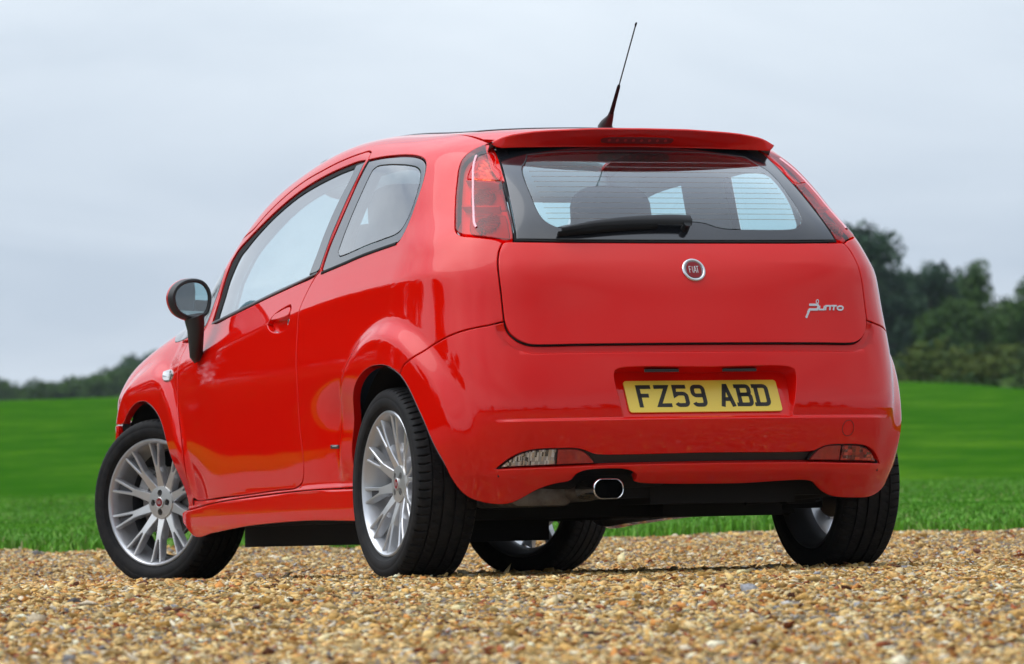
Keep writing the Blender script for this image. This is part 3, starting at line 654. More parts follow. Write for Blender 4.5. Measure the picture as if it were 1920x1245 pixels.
# number plate recess
TAU=.480; pc=A_([0,-.6066,.5497]); pu=A_([0,math.sin(TAU),math.cos(TAU)]); pn=A_([0,-math.cos(TAU),math.sin(TAU)])
def plane_quad(name,x0,x1,h0,h1,d,m,parent,th=.002):
    bm=bmesh.new(); vs=[]
    for dd in (d,d-th):
        for x,h in ((x0,h0),(x1,h0),(x1,h1),(x0,h1)): vs.append(bm.verts.new(pc+A_([x,0,0])+pu*h+pn*dd))
    for f in ((0,1,2,3),(7,6,5,4),(0,4,5,1),(1,5,6,2),(2,6,7,3),(3,7,4,0)): bm.faces.new([vs[i] for i in f])
    return bm_obj(name,bm,m,parent)
plane_quad('plate_recess',-.33,.33,-.09,.12,-.006,PAINT,bumper)
# plate with rounded corners
def rrect(w,h,r,n=6):
    o=[]
    for cx,cy,a0 in ((w-r,h-r,0),(-w+r,h-r,90),(-w+r,-h+r,180),(w-r,-h+r,270)):
        for k in range(n+1):
            a=math.radians(a0+90*k/n); o.append((cx+r*math.cos(a),cy+r*math.sin(a)))
    return o
def prism(name,poly,org,ux,uy,un_,d0,d1,m,parent,bev=None):
    V=[];n=len(poly)
    for d in (d0,d1):
        for a,b in poly: V.append(tuple(org+ux*a+uy*b+un_*d))
    Fc=[tuple(range(n))[::-1],tuple(range(n,2*n))]+[(i,(i+1)%n,n+(i+1)%n,n+i) for i in range(n)]
    return simple(name,V,Fc,m,parent,angle=30,smooth=True)
ex=A_([1,0,0])
plate=prism('number_plate',rrect(.260,.0555,.010),pc,ex,pu,pn,-.004,.0005,YELLOW,car)
def strokes(polys,org,ux,uy,un_,d0,d1,wd):
    """flat letters from thick mitred polylines [(pts,closed)]"""
    V=[];Fc=[]
    for pts,cl in polys:
        P=A_(pts); P=P[np.r_[True,np.linalg.norm(np.diff(P,axis=0),axis=1)>3e-4]]; L_=offset_loop(P,wd/2,cl); R_=offset_loop(P,-wd/2,cl); n=len(P); b=len(V)
        for d in (d0,d1):
            for Q in (L_,R_):
                for a,c in Q: V.append(tuple(org+ux*a+uy*c+un_*d))
        m=n if cl else n-1
        for i in range(m):
            j=(i+1)%n
            l0,l1,r0,r1=b+i,b+j,b+n+i,b+n+j; L0,L1,R0,R1=b+2*n+i,b+2*n+j,b+3*n+i,b+3*n+j
            Fc+=[(L0,L1,R1,R0),(l0,r0,r1,l1),(l0,l1,L1,L0),(r0,R0,R1,r1)]
        if not cl: Fc+=[(b,b+n,b+3*n,b+2*n),(b+n-1,b+2*n-1,b+4*n-1,b+3*n-1)]
    return V,Fc
def arc(cx,cy,r,a0,a1,n=8): return [(cx+r*math.cos(math.radians(a0+(a1-a0)*k/n)),cy+r*math.sin(math.radians(a0+(a1-a0)*k/n))) for k in range(n+1)]
w2,h2=.018,.0325     # half extents of the stroke centre lines (char 50 x 79 mm, stroke 14)
GLY={
 'F':[([(-w2,-h2-.007),(-w2,h2),(w2+.007,h2)],0),([(-w2,.002),(w2-.004,.002)],0)],
 'Z':[([(-w2-.007,h2),(w2-.001,h2),(-w2+.001,-h2),(w2+.007,-h2)],0)],
 '5':[([(w2+.004,h2),(-w2,h2),(-w2-.001,.002)]+arc(0.0,-.0145,.018,130,0,6)[0:0]+[(-w2+.008,.008),(w2-.010,.008)]+arc(w2-.010,-.003,.011,90,0,4)+arc(w2-.010,-h2+.011,.011,0,-90,4)+arc(-w2+.010,-h2+.011,.011,-90,-160,4),0)],
 '9':[([(w2,.004),(w2,h2-.011)]+arc(w2-.011,h2-.011,.011,0,90,4)+arc(-w2+.011,h2-.011,.011,90,180,4)+arc(-w2+.011,.012,.011,180,270,4)+[(w2-.004,.001)],0),([(w2,.012),(w2,-h2+.011)]+arc(w2-.011,-h2+.011,.011,0,-90,4)+arc(-w2+.010,-h2+.011,.011,-90,-165,4),0)],
 'A':[([(-w2-.001,-h2-.007),(-.002,h2+.002),(.002,h2+.002),(w2+.001,-h2-.007)],0),([(-w2+.006,-.013),(w2-.006,-.013)],0)],
 'B':[([(-w2-.013,h2),(w2-.012,h2)]+arc(w2-.010,h2-.010,.010,90,0,4)+arc(w2-.010,.013,.010,0,-90,4)+[(-w2,.003)],0),([(-w2,.003),(w2-.010,.003)]+arc(w2-.008,-.007,.010,90,0,4)+arc(w2-.008,-h2+.010,.010,0,-90,4)+[(-w2-.013,-h2)],0),([(-w2,-h2),(-w2,h2)],0)],
 'D':[([(-w2-.013,h2),(w2-.011,h2)]+arc(w2-.011,h2-.011,.011,90,0,4)+arc(w2-.011,-h2+.011,.011,0,-90,4)+[(-w2-.013,-h2)],0),([(-w2,-h2),(-w2,h2)],0)]}
cx=[-.2015,-.1385,-.0755,-.012,.0925,.1525,.2135]; 
cx=[-.190,-.129,-.068,-.007,.088,.149,.210]
for ch,x in zip('FZ59ABD',cx):
    V,Fc=strokes(GLY[ch],pc+ex*(x-.008)+pu*.001,ex,pu,pn,.0004,.0011,.0135)
    simple('plate_character',V,Fc,PLBLACK,plate,smooth=False)
# ---- bumper details
def side_dup(V): return [(-x,y,z) for x,y,z in V]
BK=[(-.70,.300),(-.70,.405),(0,.405),(.70,.405),(.70,.300),(0,.300)]
part(panel(mapB,BK,[],step=.03,gap=0,off=-.052,skirt=0),'bumper_backing',DARK,bumper)
part(panel(mapB,R2B([(-.40,.334),(-.40,.380),(0,.379),(.40,.380),(.40,.338),(0,.339)]),[],step=.02,gap=0,off=-.026,skirt=0),'bumper_grille',PLASTIC,bumper)
def f_facets(cols,sx,sz):
    def f(m,b,Nn,Ln,tcn):
        mp=Nn.new('ShaderNodeMapping'); mp.inputs['Scale'].default_value=(sx,8,sz); Ln.new(tcn.outputs['Object'],mp.inputs[0])
        v=nd(Nn,'ShaderNodeTexVoronoi',feature='F1',distance='CHEBYCHEV',Scale=1.0,Randomness=.45); Ln.new(mp.outputs[0],v.inputs['Vector'])
        r=Nn.new('ShaderNodeValToRGB'); r.color_ramp.interpolation='CONSTANT'; sp_=Nn.new('ShaderNodeSeparateColor'); Ln.new(v.outputs['Color'],sp_.inputs[0]); Ln.new(sp_.outputs[0],r.inputs[0])
        el=r.color_ramp.elements; el[0].color=(*cols[0],1); el[1].position=.22; el[1].color=(*cols[1],1)
        for k,c in enumerate(cols[2:]):
            e=el.new(.22+.26*(k+1)); e.color=(*c,1)
        Ln.new(r.outputs[0],b.inputs['Base Color'])
        bp=Nn.new('ShaderNodeBump'); bp.inputs['Strength'].default_value=.7; bp.inputs['Distance'].default_value=.004; Ln.new(v.outputs['Distance'],bp.inputs['Height']); Ln.new(bp.outputs[0],b.inputs['Normal'])
    return f
REV=mat('reversing_lamp_reflector',(.6,.6,.6),.18,.6,coat=1,fn=f_facets([(.10,.10,.10),(.75,.77,.80),(.58,.50,.42),(.42,.43,.45)],210,75))
FOGR=mat('fog_lamp_red',(.5,.02,.01),.2,.2,coat=1,fn=f_facets([(.13,.006,.006),(.42,.022,.012),(.62,.05,.025),(.24,.012,.01)],60,110))
REFR=mat('plain_red_reflector',(.42,.016,.010),.3,0,coat=1,fn=f_var((.34,.012,.008),(.46,.02,.012),60))
BLK2=mat('lamp_surround_black',(.015,.012,.012),.4)
def foglamp(sgn,mo,mi,lab):
    m_=lambda l:[(x*-sgn,z) for x,z in l]     # lists written for the left side (x<0)
    F_=m_([(-.656,.335),(-.634,.357),(-.609,.3745),(-.577,.387),(-.535,.392),(-.485,.3925),(-.430,.391),(-.402,.383),(-.380,.366),(-.362,.3415),(-.485,.3385),(-.585,.336)])
    base=part(panel(mapB,R2B(F_),[],step=.014,gap=.0,off=-.013,skirt=.02),'fog_lamp',BLK2); base['label']=lab
    o_=m_([(-.648,.3375),(-.630,.355),(-.606,.371),(-.575,.383),(-.535,.388),(-.4905,.3885),(-.4895,.3425),(-.585,.340)])
    i_=m_([(-.485,.3885),(-.432,.387),(-.405,.379),(-.385,.363),(-.369,.3445),(-.484,.3425)])
    part(panel(mapB,R2B(o_),[],step=.012,gap=.0,off=-.008,skirt=.006),'lamp_lens',mo,base)
    part(panel(mapB,R2B(i_),[],step=.012,gap=.0,off=-.008,skirt=.006),'reflector',mi,base)
foglamp(-1,REV,REFR,'clear reversing lamp with a red reflector in the bumper')
foglamp(1,FOGR,REFR,'all-red rear fog lamp in the bumper')
# swap: helper lists are for x<0, sgn=-1 keeps them on the left
TOWC=(.497,.4445)
g=Geo(); th=np.linspace(0,2*np.pi,40,endpoint=False)
g=ribbon(mapR,[(TOWC[0]+.0225*math.cos(t),TOWC[1]+.0245*math.sin(t)) for t in th],.0022,h=.0004,closed=True,re=False)
part(g,'towing_eye_cover',mat('seam_dark_red',(.10,.006,.004),.5),bumper)
# number-plate lamps in the roof of the recess
for x0 in (-.145,.12):
    bm=bmesh.new(); vs=[bm.verts.new((x0+a,b,c)) for a,b,c in ((-.062,-.630,.6335),(.054,-.630,.6335),(.066,-.600,.6335),(-.05,-.600,.6335),(-.062,-.630,.6255),(.054,-.630,.6255),(.066,-.600,.6255),(-.05,-.600,.6255))]
    for f in ((0,1,2,3),(7,6,5,4),(0,4,5,1),(1,5,6,2),(2,6,7,3),(3,7,4,0)): bm.faces.new([vs[i] for i in f])
    bm_obj('plate_lamp',bm,PLASTIC,bumper)
# ---- exhaust
def stadium(w,h,n=10): return rrect(w,h,min(w,h)*.92,n)
ec=A_([-.3435,0,.267]); V=[];Fc=[]
prof=[(-.642,1.0),(-.648,.985),(-.650,.93),(-.648,.875),(-.640,.86),(-.52,.84)]
st=stadium(.051,.032); n=len(st)
for y,s in [(-.50,.97)]+prof:
    for a,b in st:
        k=(1-s)*.042
        ra=max(math.hypot(a,b),1e-6); V.append((ec[0]+a-(a/ra)*k*1.0,y,ec[2]+b-(b/ra)*k))
for i in range(len(prof)): 
    for k in range(n): j=(k+1)%n; Fc.append((i*n+k,i*n+j,(i+1)*n+j,(i+1)*n+k))
exh=simple('exhaust_tip',V,Fc,CHROME,car,angle=50)
bm=bmesh.new(); vs=[bm.verts.new((ec[0]+a*.88,-.53,ec[2]+b*.85)) for a,b in st]; bm.faces.new(vs[::-1]); bm_obj('exhaust_bore',bm,mat('soot',(.004,.004,.004),.95),exh)
V,Fc=tube([(-.345,-.515,.262),(-.355,-.47,.262),(-.40,-.42,.264),(-.46,-.36,.265)],[.030,.032,.036,.034],20); simple('exhaust_pipe',V,Fc,METALDIRTY,exh,angle=50)
V=[];Fc=[]; mz=rrect(.155,.055,.05,8); n=len(mz)
for y,s in ((-.46,.6),(-.455,.93),(-.44,1.0),(-.16,1.0),(-.13,.93)):
    for a,b in mz: V.append((-.49+a*s*.75,y,.262+b*s*.8))
for i in range(4):
    for k in range(n): j=(k+1)%n; Fc.append((i*n+k,i*n+j,(i+1)*n+j,(i+1)*n+k))
Fc+=[tuple(range(n))[::-1],tuple(range(4*n,5*n))]
simple('silencer',V,Fc,METALDIRTY,exh,angle=50)
# ---- spoiler
ss=[0,.16,.31,.375,.43,.455,.4926]; xs=np.concatenate([-np.array([.4926,.486,.475,.462,.448,.43,.40]),np.linspace(-.36,.36,37),np.array([.40,.43,.448,.462,.475,.486,.4926])])
V=[];Fc=[];rows=13; VU=[];FU=[]
fx=lambda s,a,b: np.interp(abs(s),a,b)
for x in xs:
    s=abs(x); zt=fx(s,ss,[1.4203,1.4195,1.4135,1.4090,1.4005,1.3945,1.3775]); yt=-.195+.069*(s/.4926)**2
    zb=fx(s,[0,.24,.40,.465,.480,.4926],[1.366,1.3635,1.3595,1.3565,1.359,1.3735]); yb=-.116-.022*(s/.475)**2
    if s>.475: yb=yb+(-.126-yb)*(s-.475)/.0176
    yf=-.028+(-.052)*max(0,(s-.38)/.1126)**1.5; zf=mapT(A_([[x,yf]]))[0,2]+.0005
    if s>.47: zf=min(zf,1.3795)
    k=zt-zf
    pts=[(yf,zf-.012),(yf,zf),(yf*.7+yt*.3,zf+k*.42+.001),(yf*.4+yt*.6,zf+k*.78+.0016),(yf*.12+yt*.88,zt-.0004+.0012),(yt+.004,zt+.0004),(yt+.001,zt-.0012),(yt-.001,zt-.005),(yt*.5+yb*.5,(zt+zb)/2),(yb+.0005,zb+.0045),(yb+.001,zb+.0012),(yb+.004,zb),(yb+.018,zb+.002)]
    for y,z in pts: V.append((x,y,z))
    for y,z in ((yb+.006,zb+.0008),(yb+.030,zb+.004),(-.075,zb+.022),(-.05,zb+.03)): VU.append((x,y if s<.47 else max(y,yb),z))
m=len(xs)
for i in range(m-1):
    for j in range(rows-1): Fc.append((i*rows+j,i*rows+j+1,(i+1)*rows+j+1,(i+1)*rows+j))
    for j in range(3):
      if max(abs(xs[i]),abs(xs[i+1]))<.445: FU.append((i*4+j,i*4+j+1,(i+1)*4+j+1,(i+1)*4+j))
Fc+=[tuple(range(rows))[::-1],tuple((m-1)*rows+j for j in range(rows))]
spo=simple('roof_spoiler',V,Fc,PAINT,car,angle=32); spo.data.materials.append(PLASTIC)
for p_ in spo.data.polygons:
    if p_.normal.z<-.93: p_.material_index=1
simple('spoiler_underside',VU,FU,PLASTIC,spo)
# high brake lamp: recess + LED bar on the rear face
def spo_face(a,h):    # a across, h height, point on the rear face
    s=abs(a); yt=-.195+.069*(s/.4926)**2; yb=-.116-.022*(s/.475)**2
    t=(h-1.366)/(1.4203-1.366); return np.array([a,yb+(yt-yb)*t-.0006,h])
BRK=mat('brake_lamp_red',(.22,.004,.004),.15,0,coat=1)
def flat_on(poly,d0,d1,name,m,parent,f=spo_face,nrm=(0,-.57,-.82)):
    nn=Vector(nrm).normalized(); V=[];n=len(poly)
    for d in (d0,d1):
        for a,b in poly: p=f(a,b)+np.array(nn)*d; V.append(tuple(p))
    return simple(name,V,[tuple(range(n))[::-1],tuple(range(n,2*n))]+[(i,(i+1)%n,n+(i+1)%n,n+i) for i in range(n)],m,parent,angle=30)
hp=[(-.127,1.387),(-.122,1.3795),(-.10,1.377),(.10,1.377),(.122,1.3795),(.127,1.387),(.12,1.3925),(.05,1.395),(-.05,1.395),(-.12,1.3925)]
hi=[(-.13,1.3875),(-.118,1.401),(-.10,1.405),(.10,1.405),(.118,1.401),(.13,1.3875),(.125,1.396),(-.125,1.396)]
bl=flat_on(hp,-.002,.0022,'high_brake_lamp',BRK,spo)
LED=mat('led_lens',(.55,.02,.02),.12,0,coat=1)
for k in range(8):
    a=-.098+.028*k; flat_on([(a+.0055*math.cos(t),1.3865+.0035*math.sin(t)) for t in np.linspace(0,2*math.pi,10,endpoint=False)],.002,.0034,'led',LED,spo)
flat_on([(-.123,1.3935),(-.10,1.3962),(.10,1.3962),(.123,1.3935),(.10,1.3978),(-.10,1.3978)],-.001,.0030,'brake_lamp_hood',PAINT,spo)
# ---- tail lamps
LR=R2U(LAMP_IN); LO=LAMP+LR[::-1]
PU_=[(-0.1597,1.3218),(-0.1405,1.3385),(-0.1408,1.3533),(-0.1538,1.3661),(-0.1653,1.3705),(-0.2062,1.3505),(-0.2599,1.3084),(-0.2902,1.2948),(-0.323,1.274),(-0.3435,1.2487),(-0.2089,1.2482),(-0.1812,1.2863)]
LRED=mat('lamp_housing_red',(.80,.05,.04),.35,.1)
AMB=mat('amber_reflector',(.8,.35,.06),.2,.35,fn=f_facets([(.45,.16,.04),(.85,.38,.10),(.90,.52,.22),(.62,.24,.10)],90,110))
LDARK=mat('lamp_bowl_dark_red',(.40,.022,.02),.3,.1)
LMID=mat('lamp_ring_red',(.62,.04,.03),.3,.1)
PINK=mat('lamp_light_bar',(.80,.30,.34),.15,.1,coat=1)
def lamp(mr):
    bld=lambda g,n,m,pa: (g.mirror() if mr else g).build(n,m,pa)
    base=bld(panel(mapU,LO,[],step=.016,gap=.003,off=-.030,skirt=0),'tail_lamp',LRED,car)
    bld(panel(mapU,LO,[PU_],step=.014,gap=.0018,off=.003,drop=.002,skirt=.034,hskirt=[.020]),'red_lens',LENSRED,base)
    bld(panel(mapU,PU_,[],step=.014,gap=.0,off=.0038,drop=.001,skirt=.0),'clear_lens',LENSCLEAR,base)
    bld(panel(mapU,PU_,[],step=.014,gap=.0,off=-.018,skirt=.0),'amber_reflector',AMB,base)
    B1=[(-.231,1.231),(-.248,1.237),(-.314,1.238),(-.355,1.237),(-.407,1.194),(-.438,1.162),(-.4,1.161),(-.315,1.162),(-.288,1.168),(-.258,1.194)]
    B2=[(-.304,1.143),(-.331,1.147),(-.403,1.146),(-.445,1.146),(-.470,1.125),(-.504,1.085),(-.515,1.066),(-.466,1.072),(-.396,1.080),(-.360,1.089),(-.325,1.117)]
    for (pl,cu,cv,rs) in ((B1,-.318,1.197,(.008,.015,.022,.029,.036)),(B2,-.385,1.112,(.009,.017))):
        bld(panel(mapU,pl,[],step=.012,gap=0,off=-.0265,skirt=.003),'reflector_bowl',LDARK,base)
        for r in rs:
            bld(ribbon(mapU,[(cu+r*1.15*math.cos(t),cv+r*.85*math.sin(t)) for t in np.linspace(0,2*math.pi,28,endpoint=False)],.0026,h=-.0215,base=-.028,closed=True,re=False),'reflector_ring',LMID,base)
    for k in range(9):
        t=math.radians(-70+k*17); cu,cv=-.385,1.112
        bld(ribbon(mapU,[(cu-.020*math.cos(t),cv+.017*math.sin(t)),(cu-.062*math.cos(t)*(1 if abs(t)<.9 else .8),cv+.030*math.sin(t))],.0035,h=-.0205,base=-.028),'reflector_rib',LMID,base)
    for zz in (1.2455,1.158):
        bld(ribbon(mapU,[(-.20 if zz>1.2 else -.262,zz+.002),(-.32,zz),(-.42 if zz<1.2 else -.345,zz-.001)],.004,h=-.004,base=-.03),'lamp_divider',LRED,base)
    bld(ribbon(mapU,[(-0.1291,1.3448),(-0.1948,1.2833),(-0.2498,1.2319),(-0.3206,1.1551),(-0.3751,1.101),(-0.3921,1.088)],.0075,h=.0065,base=.002,round_=.6),'light_bar',PINK,base)
    bld(panel(mapU,LO,[],step=.02,gap=.0,off=-.034,skirt=0),'lamp_housing',RUBBER,base)
lamp(False); lamp(True)
# ---- dark strip inside the long shut lines
part(ribbon(mapR,[(x,z) for x,z in TGP],.012,h=-.012,base=-.016),'tailgate_gap',DARK,bumper)
def gap(pts,par): part(ribbon(mapU,pts,.012,h=-.011,base=-.016),'door_gap',DARK,par,both=True)
gap(D_TOP+D_BP+D_REAR+D_BOT+D_FR+D_FUP,car)
part(ribbon(mapU,S2U([(-.176,.636)])+SEAM+R2U([(-.622,.780)]),.012,h=-.010,base=-.016),'bumper_gap',DARK,car,both=True)
# ---- badges
def surf(org2,mapf,field=None):
    return lambda a,b: mapf(A_([[org2[0]+a,org2[1]+b]]))[0]
def disc(cx,cz,r,h,name,m,par,n=40,base=-.002):
    P=mapR(A_([[cx,cz]]))[0]; Nn=grad(P[None])[0]; ux=A_([1,0,0]); ux=ux-Nn*(ux@Nn); ux/=np.linalg.norm(ux); uy=np.cross(Nn,ux); uy=uy if uy[2]>0 else -uy
    return P,Nn,ux,uy
P,Nn,ux,uy=disc(0,.944,.04,.004,'x',None,None)
prof=[(-.003,.0395),(.003,.0395),(.0055,.037),(.0055,.0325),(.0035,.0305),(-.001,.0305)]
V=[];Fc=[];n=48
for d,r in prof:
    for k in range(n): t=2*math.pi*k/n; V.append(tuple(P+Nn*d+ux*r*math.cos(t)+uy*r*math.sin(t)))
for i in range(len(prof)-1):
    for k in range(n): j=(k+1)%n; Fc.append((i*n+k,i*n+j,(i+1)*n+j,(i+1)*n+k))
bd=simple('round_badge',V,Fc,CHROME,tgate,angle=50)
prism('badge_enamel',[(.0262*math.cos(t)*(1-.03*math.cos(4*t)),.0285*math.sin(t)*(1-.03*math.cos(4*t))) for t in np.linspace(0,2*math.pi,40,endpoint=False)],P,ux,uy,Nn,-.001,.0040,BADGERED,tgate)
prism('badge_disc',[(.0308*math.cos(t),.0308*math.sin(t)) for t in np.linspace(0,2*math.pi,40,endpoint=False)],P,ux,uy,Nn,-.001,.0025,mat('badge_bezel',(.30,.30,.31),.2,1.0),tgate)
def fiat(P,ux,uy,Nn,s,par,m,d=.0042):
    for pl in ([([(-.0175,-.012),(-.0175,.012),(-.0105,.012)],0),([(-.0175,.001),(-.0115,.001)],0)],[([(-.0055,-.012),(-.0055,.0125)],0)],
               [([(-.0012,-.012),(.003,.0125),(.0042,.0125),(.0075,-.012)],0),([(.001,-.004),(.006,-.004)],0)],[([(.0125,-.012),(.0125,.0125)],0),([(.0085,.0125),(.0175,.0125)],0)]):
        pl=[([(a*s,b*s) for a,b in p],c) for p,c in pl]
        V,Fc=strokes(pl,P,ux,uy,Nn,d,d+.0008*s,.0017*s); simple('badge_letter',V,Fc,m,par,smooth=False)
SILL=mat('badge_silver',(.78,.78,.78),.25,.6)
fiat(P,ux,uy,Nn,.92,tgate,SILL)
# model script, bright letters low on the right of the tailgate
P0=mapR(A_([[.455,.8225]]))[0]; N0=grad(P0[None])[0]
ux=A_([1,0,0])-N0*N0[0]; ux/=np.linalg.norm(ux); uy=np.cross(ux,N0); uy=uy if uy[2]>0 else -uy
# tangent frame follows the curved panel letter by letter
def script(polys,x0,name,wd):
    for pts in polys:
        V=[];Fc=[]
        cl=pts[1]; A=A_(pts[0]); Lf=offset_loop(A,wd/2,cl); Rt=offset_loop(A,-wd/2,cl)
        def on(Q,d):
            S=mapR(A_([[.455+a+.22*b,.8225+b] for a,b in Q])); return S+grad(S)*d
        n=len(A); rows=[on(Lf,-.001),on(Lf,.0022),on(Rt,.0022),on(Rt,-.001)]
        for r in rows: V+=[tuple(v) for v in r]
        m=n if cl else n-1
        for i in range(m):
            j=(i+1)%n
            for a in range(3): Fc.append((a*n+i,a*n+j,(a+1)*n+j,(a+1)*n+i))
        if not cl: Fc+=[(0,n,2*n,3*n),(4*n-1,3*n-1,2*n-1,n-1)]
        simple(name,V,Fc,CHROME2,tgate,smooth=False)
CHROME2=mat('bright_script',(.80,.81,.82),.22,.85)
script([([(-.066,.012),(-.034,.012),(-.031,.006),(-.035,-.003),(-.064,-.003),(-.070,-.012)],0),([(-.064,-.004),(-.075,-.030)],0)],0,'script_letter',.0074)
script([([(-.036+.0045*math.cos(t),.0225+.006*math.sin(t)) for t in np.linspace(0,2*math.pi,12,endpoint=False)],1)],0,'script_letter',.0028)
script([([(-.026,.009),(-.027,-.003),(-.009,-.003),(-.008,.009)],0),([(-.003,-.005),(-.002,.009),(.014,.009),(.014,-.005)],0),([(.018,.0095),(.040,.0095)],0),([(.029,.009),(.0285,-.005)],0),
        ([(.0545+.0115*math.cos(t),.0025+.0062*math.sin(t)) for t in np.linspace(0,2*math.pi,14,endpoint=False)],1)],0,'script_letter',.0054)
# small side badge ahead of the rear wheel, and the wing repeater
for sgn in (0,1):
    g=ribbon(mapU,[(.553,.434),(.493,.4325)],.012,h=.0025,base=-.001); (g.mirror() if sgn else g).build('side_badge',mat('badge_bar',(.10,.10,.10),.3,.6),car)
    g=ribbon(mapU,[(.540,.4355),(.508,.435)],.004,h=.0032,base=.001); (g.mirror() if sgn else g).build('side_badge_letters',SILL,car)
    g=panel(mapU,[(2.3213,0.75),(2.3019,0.7555),(2.2237,0.7542),(2.1852,0.7366),(2.2052,0.7185),(2.2453,0.7119),(2.288,0.7241)],[],step=.01,gap=0,roll=.004,off=.005,drop=.003,skirt=.008)
    (g.mirror() if sgn else g).build('side_repeater',mat('repeater_lens',(.42,.38,.35),.15,.3,coat=1,fn=f_facets([(.25,.22,.2),(.75,.7,.66),(.8,.8,.78),(.5,.42,.38)],50,90)),car)
# ---- rear wiper
def wip(pts,w,h,base,name,m,wd=None):
    return part(ribbon(mapR,pts,w,h=h,base=base,widths=wd,round_=.45),name,m,tgate)
WPL=mat('wiper_black',(.007,.007,.008),.42)
wip([(.030,1.090),(-.02,1.092),(-.10,1.091),(-.20,1.086),(-.30,1.076),(-.41,1.058)],.02,.036,.022,'wiper_arm',WPL,wd=[.030,.029,.025,.020,.014,.005])
wip([(-.085,1.080),(-.20,1.075),(-.30,1.067),(-.422,1.053)],.010,.024,.004,'wiper_blade',RUBBER,wd=[.010,.012,.012,.005])
P=mapR(A_([[.012,1.076]]))[0];Nn=grad(P[None])[0]
V,Fc=tube([tuple(P-Nn*.005),tuple(P+Nn*.03)],[.0135,.0115],20); simple('wiper_spindle',V,Fc,WPL,tgate,angle=50)
# ---- roof aerial
b0=A_([0,.087,1.452]); tip=A_([0,-.160,1.761]); d=(tip-b0); L_=np.linalg.norm(d); d/=L_
V,Fc=tube([tuple(b0+A_([0,.02,-.004])),tuple(b0+A_([0,.012,.008])),tuple(b0+d*.035),tuple(b0+d*.05)],[.026,.020,.0105,.0085],20); ab=simple('aerial',V,Fc,PLASTIC,car,angle=60)
V,Fc=tube([tuple(b0+d*t) for t in (.045,.10,.150,.158)],[.0078,.0062,.0055,.0042],12); simple('aerial_sleeve',V,Fc,RUBBER,ab,angle=60)
th=[];rr=[]
for k in range(240):
    t=.155+(L_-.155)*k/239; r=.0021 if k<228 else .0032
    a=k*.9; pp=b0+d*t+A_([math.cos(a)*.0006,0,math.sin(a)*.0006]); th.append(tuple(pp)); rr.append(r+.0003*math.sin(k*1.6))
V,Fc=tube(th,rr,6); simple('aerial_rod',V,Fc,RUBBER,ab,angle=60)
# ---- door mirrors
MIR=mat('mirror_silver',(.86,.90,.92),.0,1.0)
def door_mirror(sg,par):
    c=A_([-.866,1.79,.982]); 
    # local frame: face normal points back toward the camera side
    yaw=math.radians(14); fx_=A_([math.cos(yaw),math.sin(yaw)*1.0,0]); fy_=A_([0,0,1.0]); fn_=A_([math.sin(yaw),-math.cos(yaw),0])
    out=[(.076,.045),(.055,.067),(.015,.076),(-.03,.069),(-.065,.047),(-.082,.015),(-.080,-.012),(-.062,-.045),(-.03,-.064),(.01,-.072),(.045,-.066),(.072,-.045),(.084,-.01),(.085,.02)]
    O=resample(out,.009); n=len(O)
    def ring(s,d,sh=0): return [tuple(c+fx_*(a*s+sh)+fy_*(b*s)+fn_*d) for a,b in O]
    V=[];Fc=[]
    secs=[(.80,.008),(.86,.012),(.95,.010),(1.0,.0),(1.0,-.02)]
    for s,dd in secs: V+=ring(s,dd)
    for i in range(len(secs)-1):
        for k in range(n): j=(k+1)%n; Fc.append((i*n+k,i*n+j,(i+1)*n+j,(i+1)*n+k))
    fr=(V,Fc)
    V2=[];F2=[]; s2=[(1.0,-.018,0),(1.015,-.025,.0),(.98,-.038,.004),(.88,-.052,.010),(.64,-.064,.016),(.3,-.072,.02),(.01,-.074,.02)]
    for s,dd,sh in s2: V2+=ring(s,dd,sh)
    for i in range(len(s2)-1):
        for k in range(n): j=(k+1)%n; F2.append((i*n+k,i*n+j,(i+1)*n+j,(i+1)*n+k))
    V3=ring(.815,.006); F3=[tuple(range(n))]
    mm=(lambda V:[(-x,y,z) for x,y,z in V]) if sg else (lambda V:V)
    a=simple('door_mirror',mm(V),Fc,PLASTIC,par,angle=50)
    a['label']='black-framed door mirror on a stalk, red cap'
    simple('mirror_cap',mm(V2),F2,PAINT if False else CAP,a,angle=50)
    simple('mirror_glass',mm(V3),F3,MIR,a)
    P=[(-.852,1.795,.925),(-.845,1.80,.885),(-.838,1.82,.84),(-.828,1.85,.795),(-.815,1.865,.775)]
    V4=[];F4=[]; nn=16
    for (x,y,z),(wa,wb) in zip(P,[(.043,.030),(.036,.026),(.030,.024),(.022,.022),(.012,.015)]):
        for k in range(nn): t=2*math.pi*k/nn; V4.append((x+.35*math.cos(t)*wa*.4+math.sin(t)*0,y+math.cos(t)*wa*1.1,z)) if False else V4.append((x+wb*math.cos(t),y+wa*1.6*math.sin(t),z+.012*math.cos(t)))
    for i in range(len(P)-1):
        for k in range(nn): j=(k+1)%nn; F4.append((i*nn+k,i*nn+j,(i+1)*nn+j,(i+1)*nn+k))
    F4+=[tuple(range(nn))[::-1],tuple((len(P)-1)*nn+k for k in range(nn))]
    simple('mirror_stalk',mm(V4),F4,PLASTIC,a,angle=60)
CAP=mat('mirror_cap_red',(.60,.010,.004),.35,0,.5,1.0,.02)
door_mirror(0,doors[0]); door_mirror(1,doors[1])
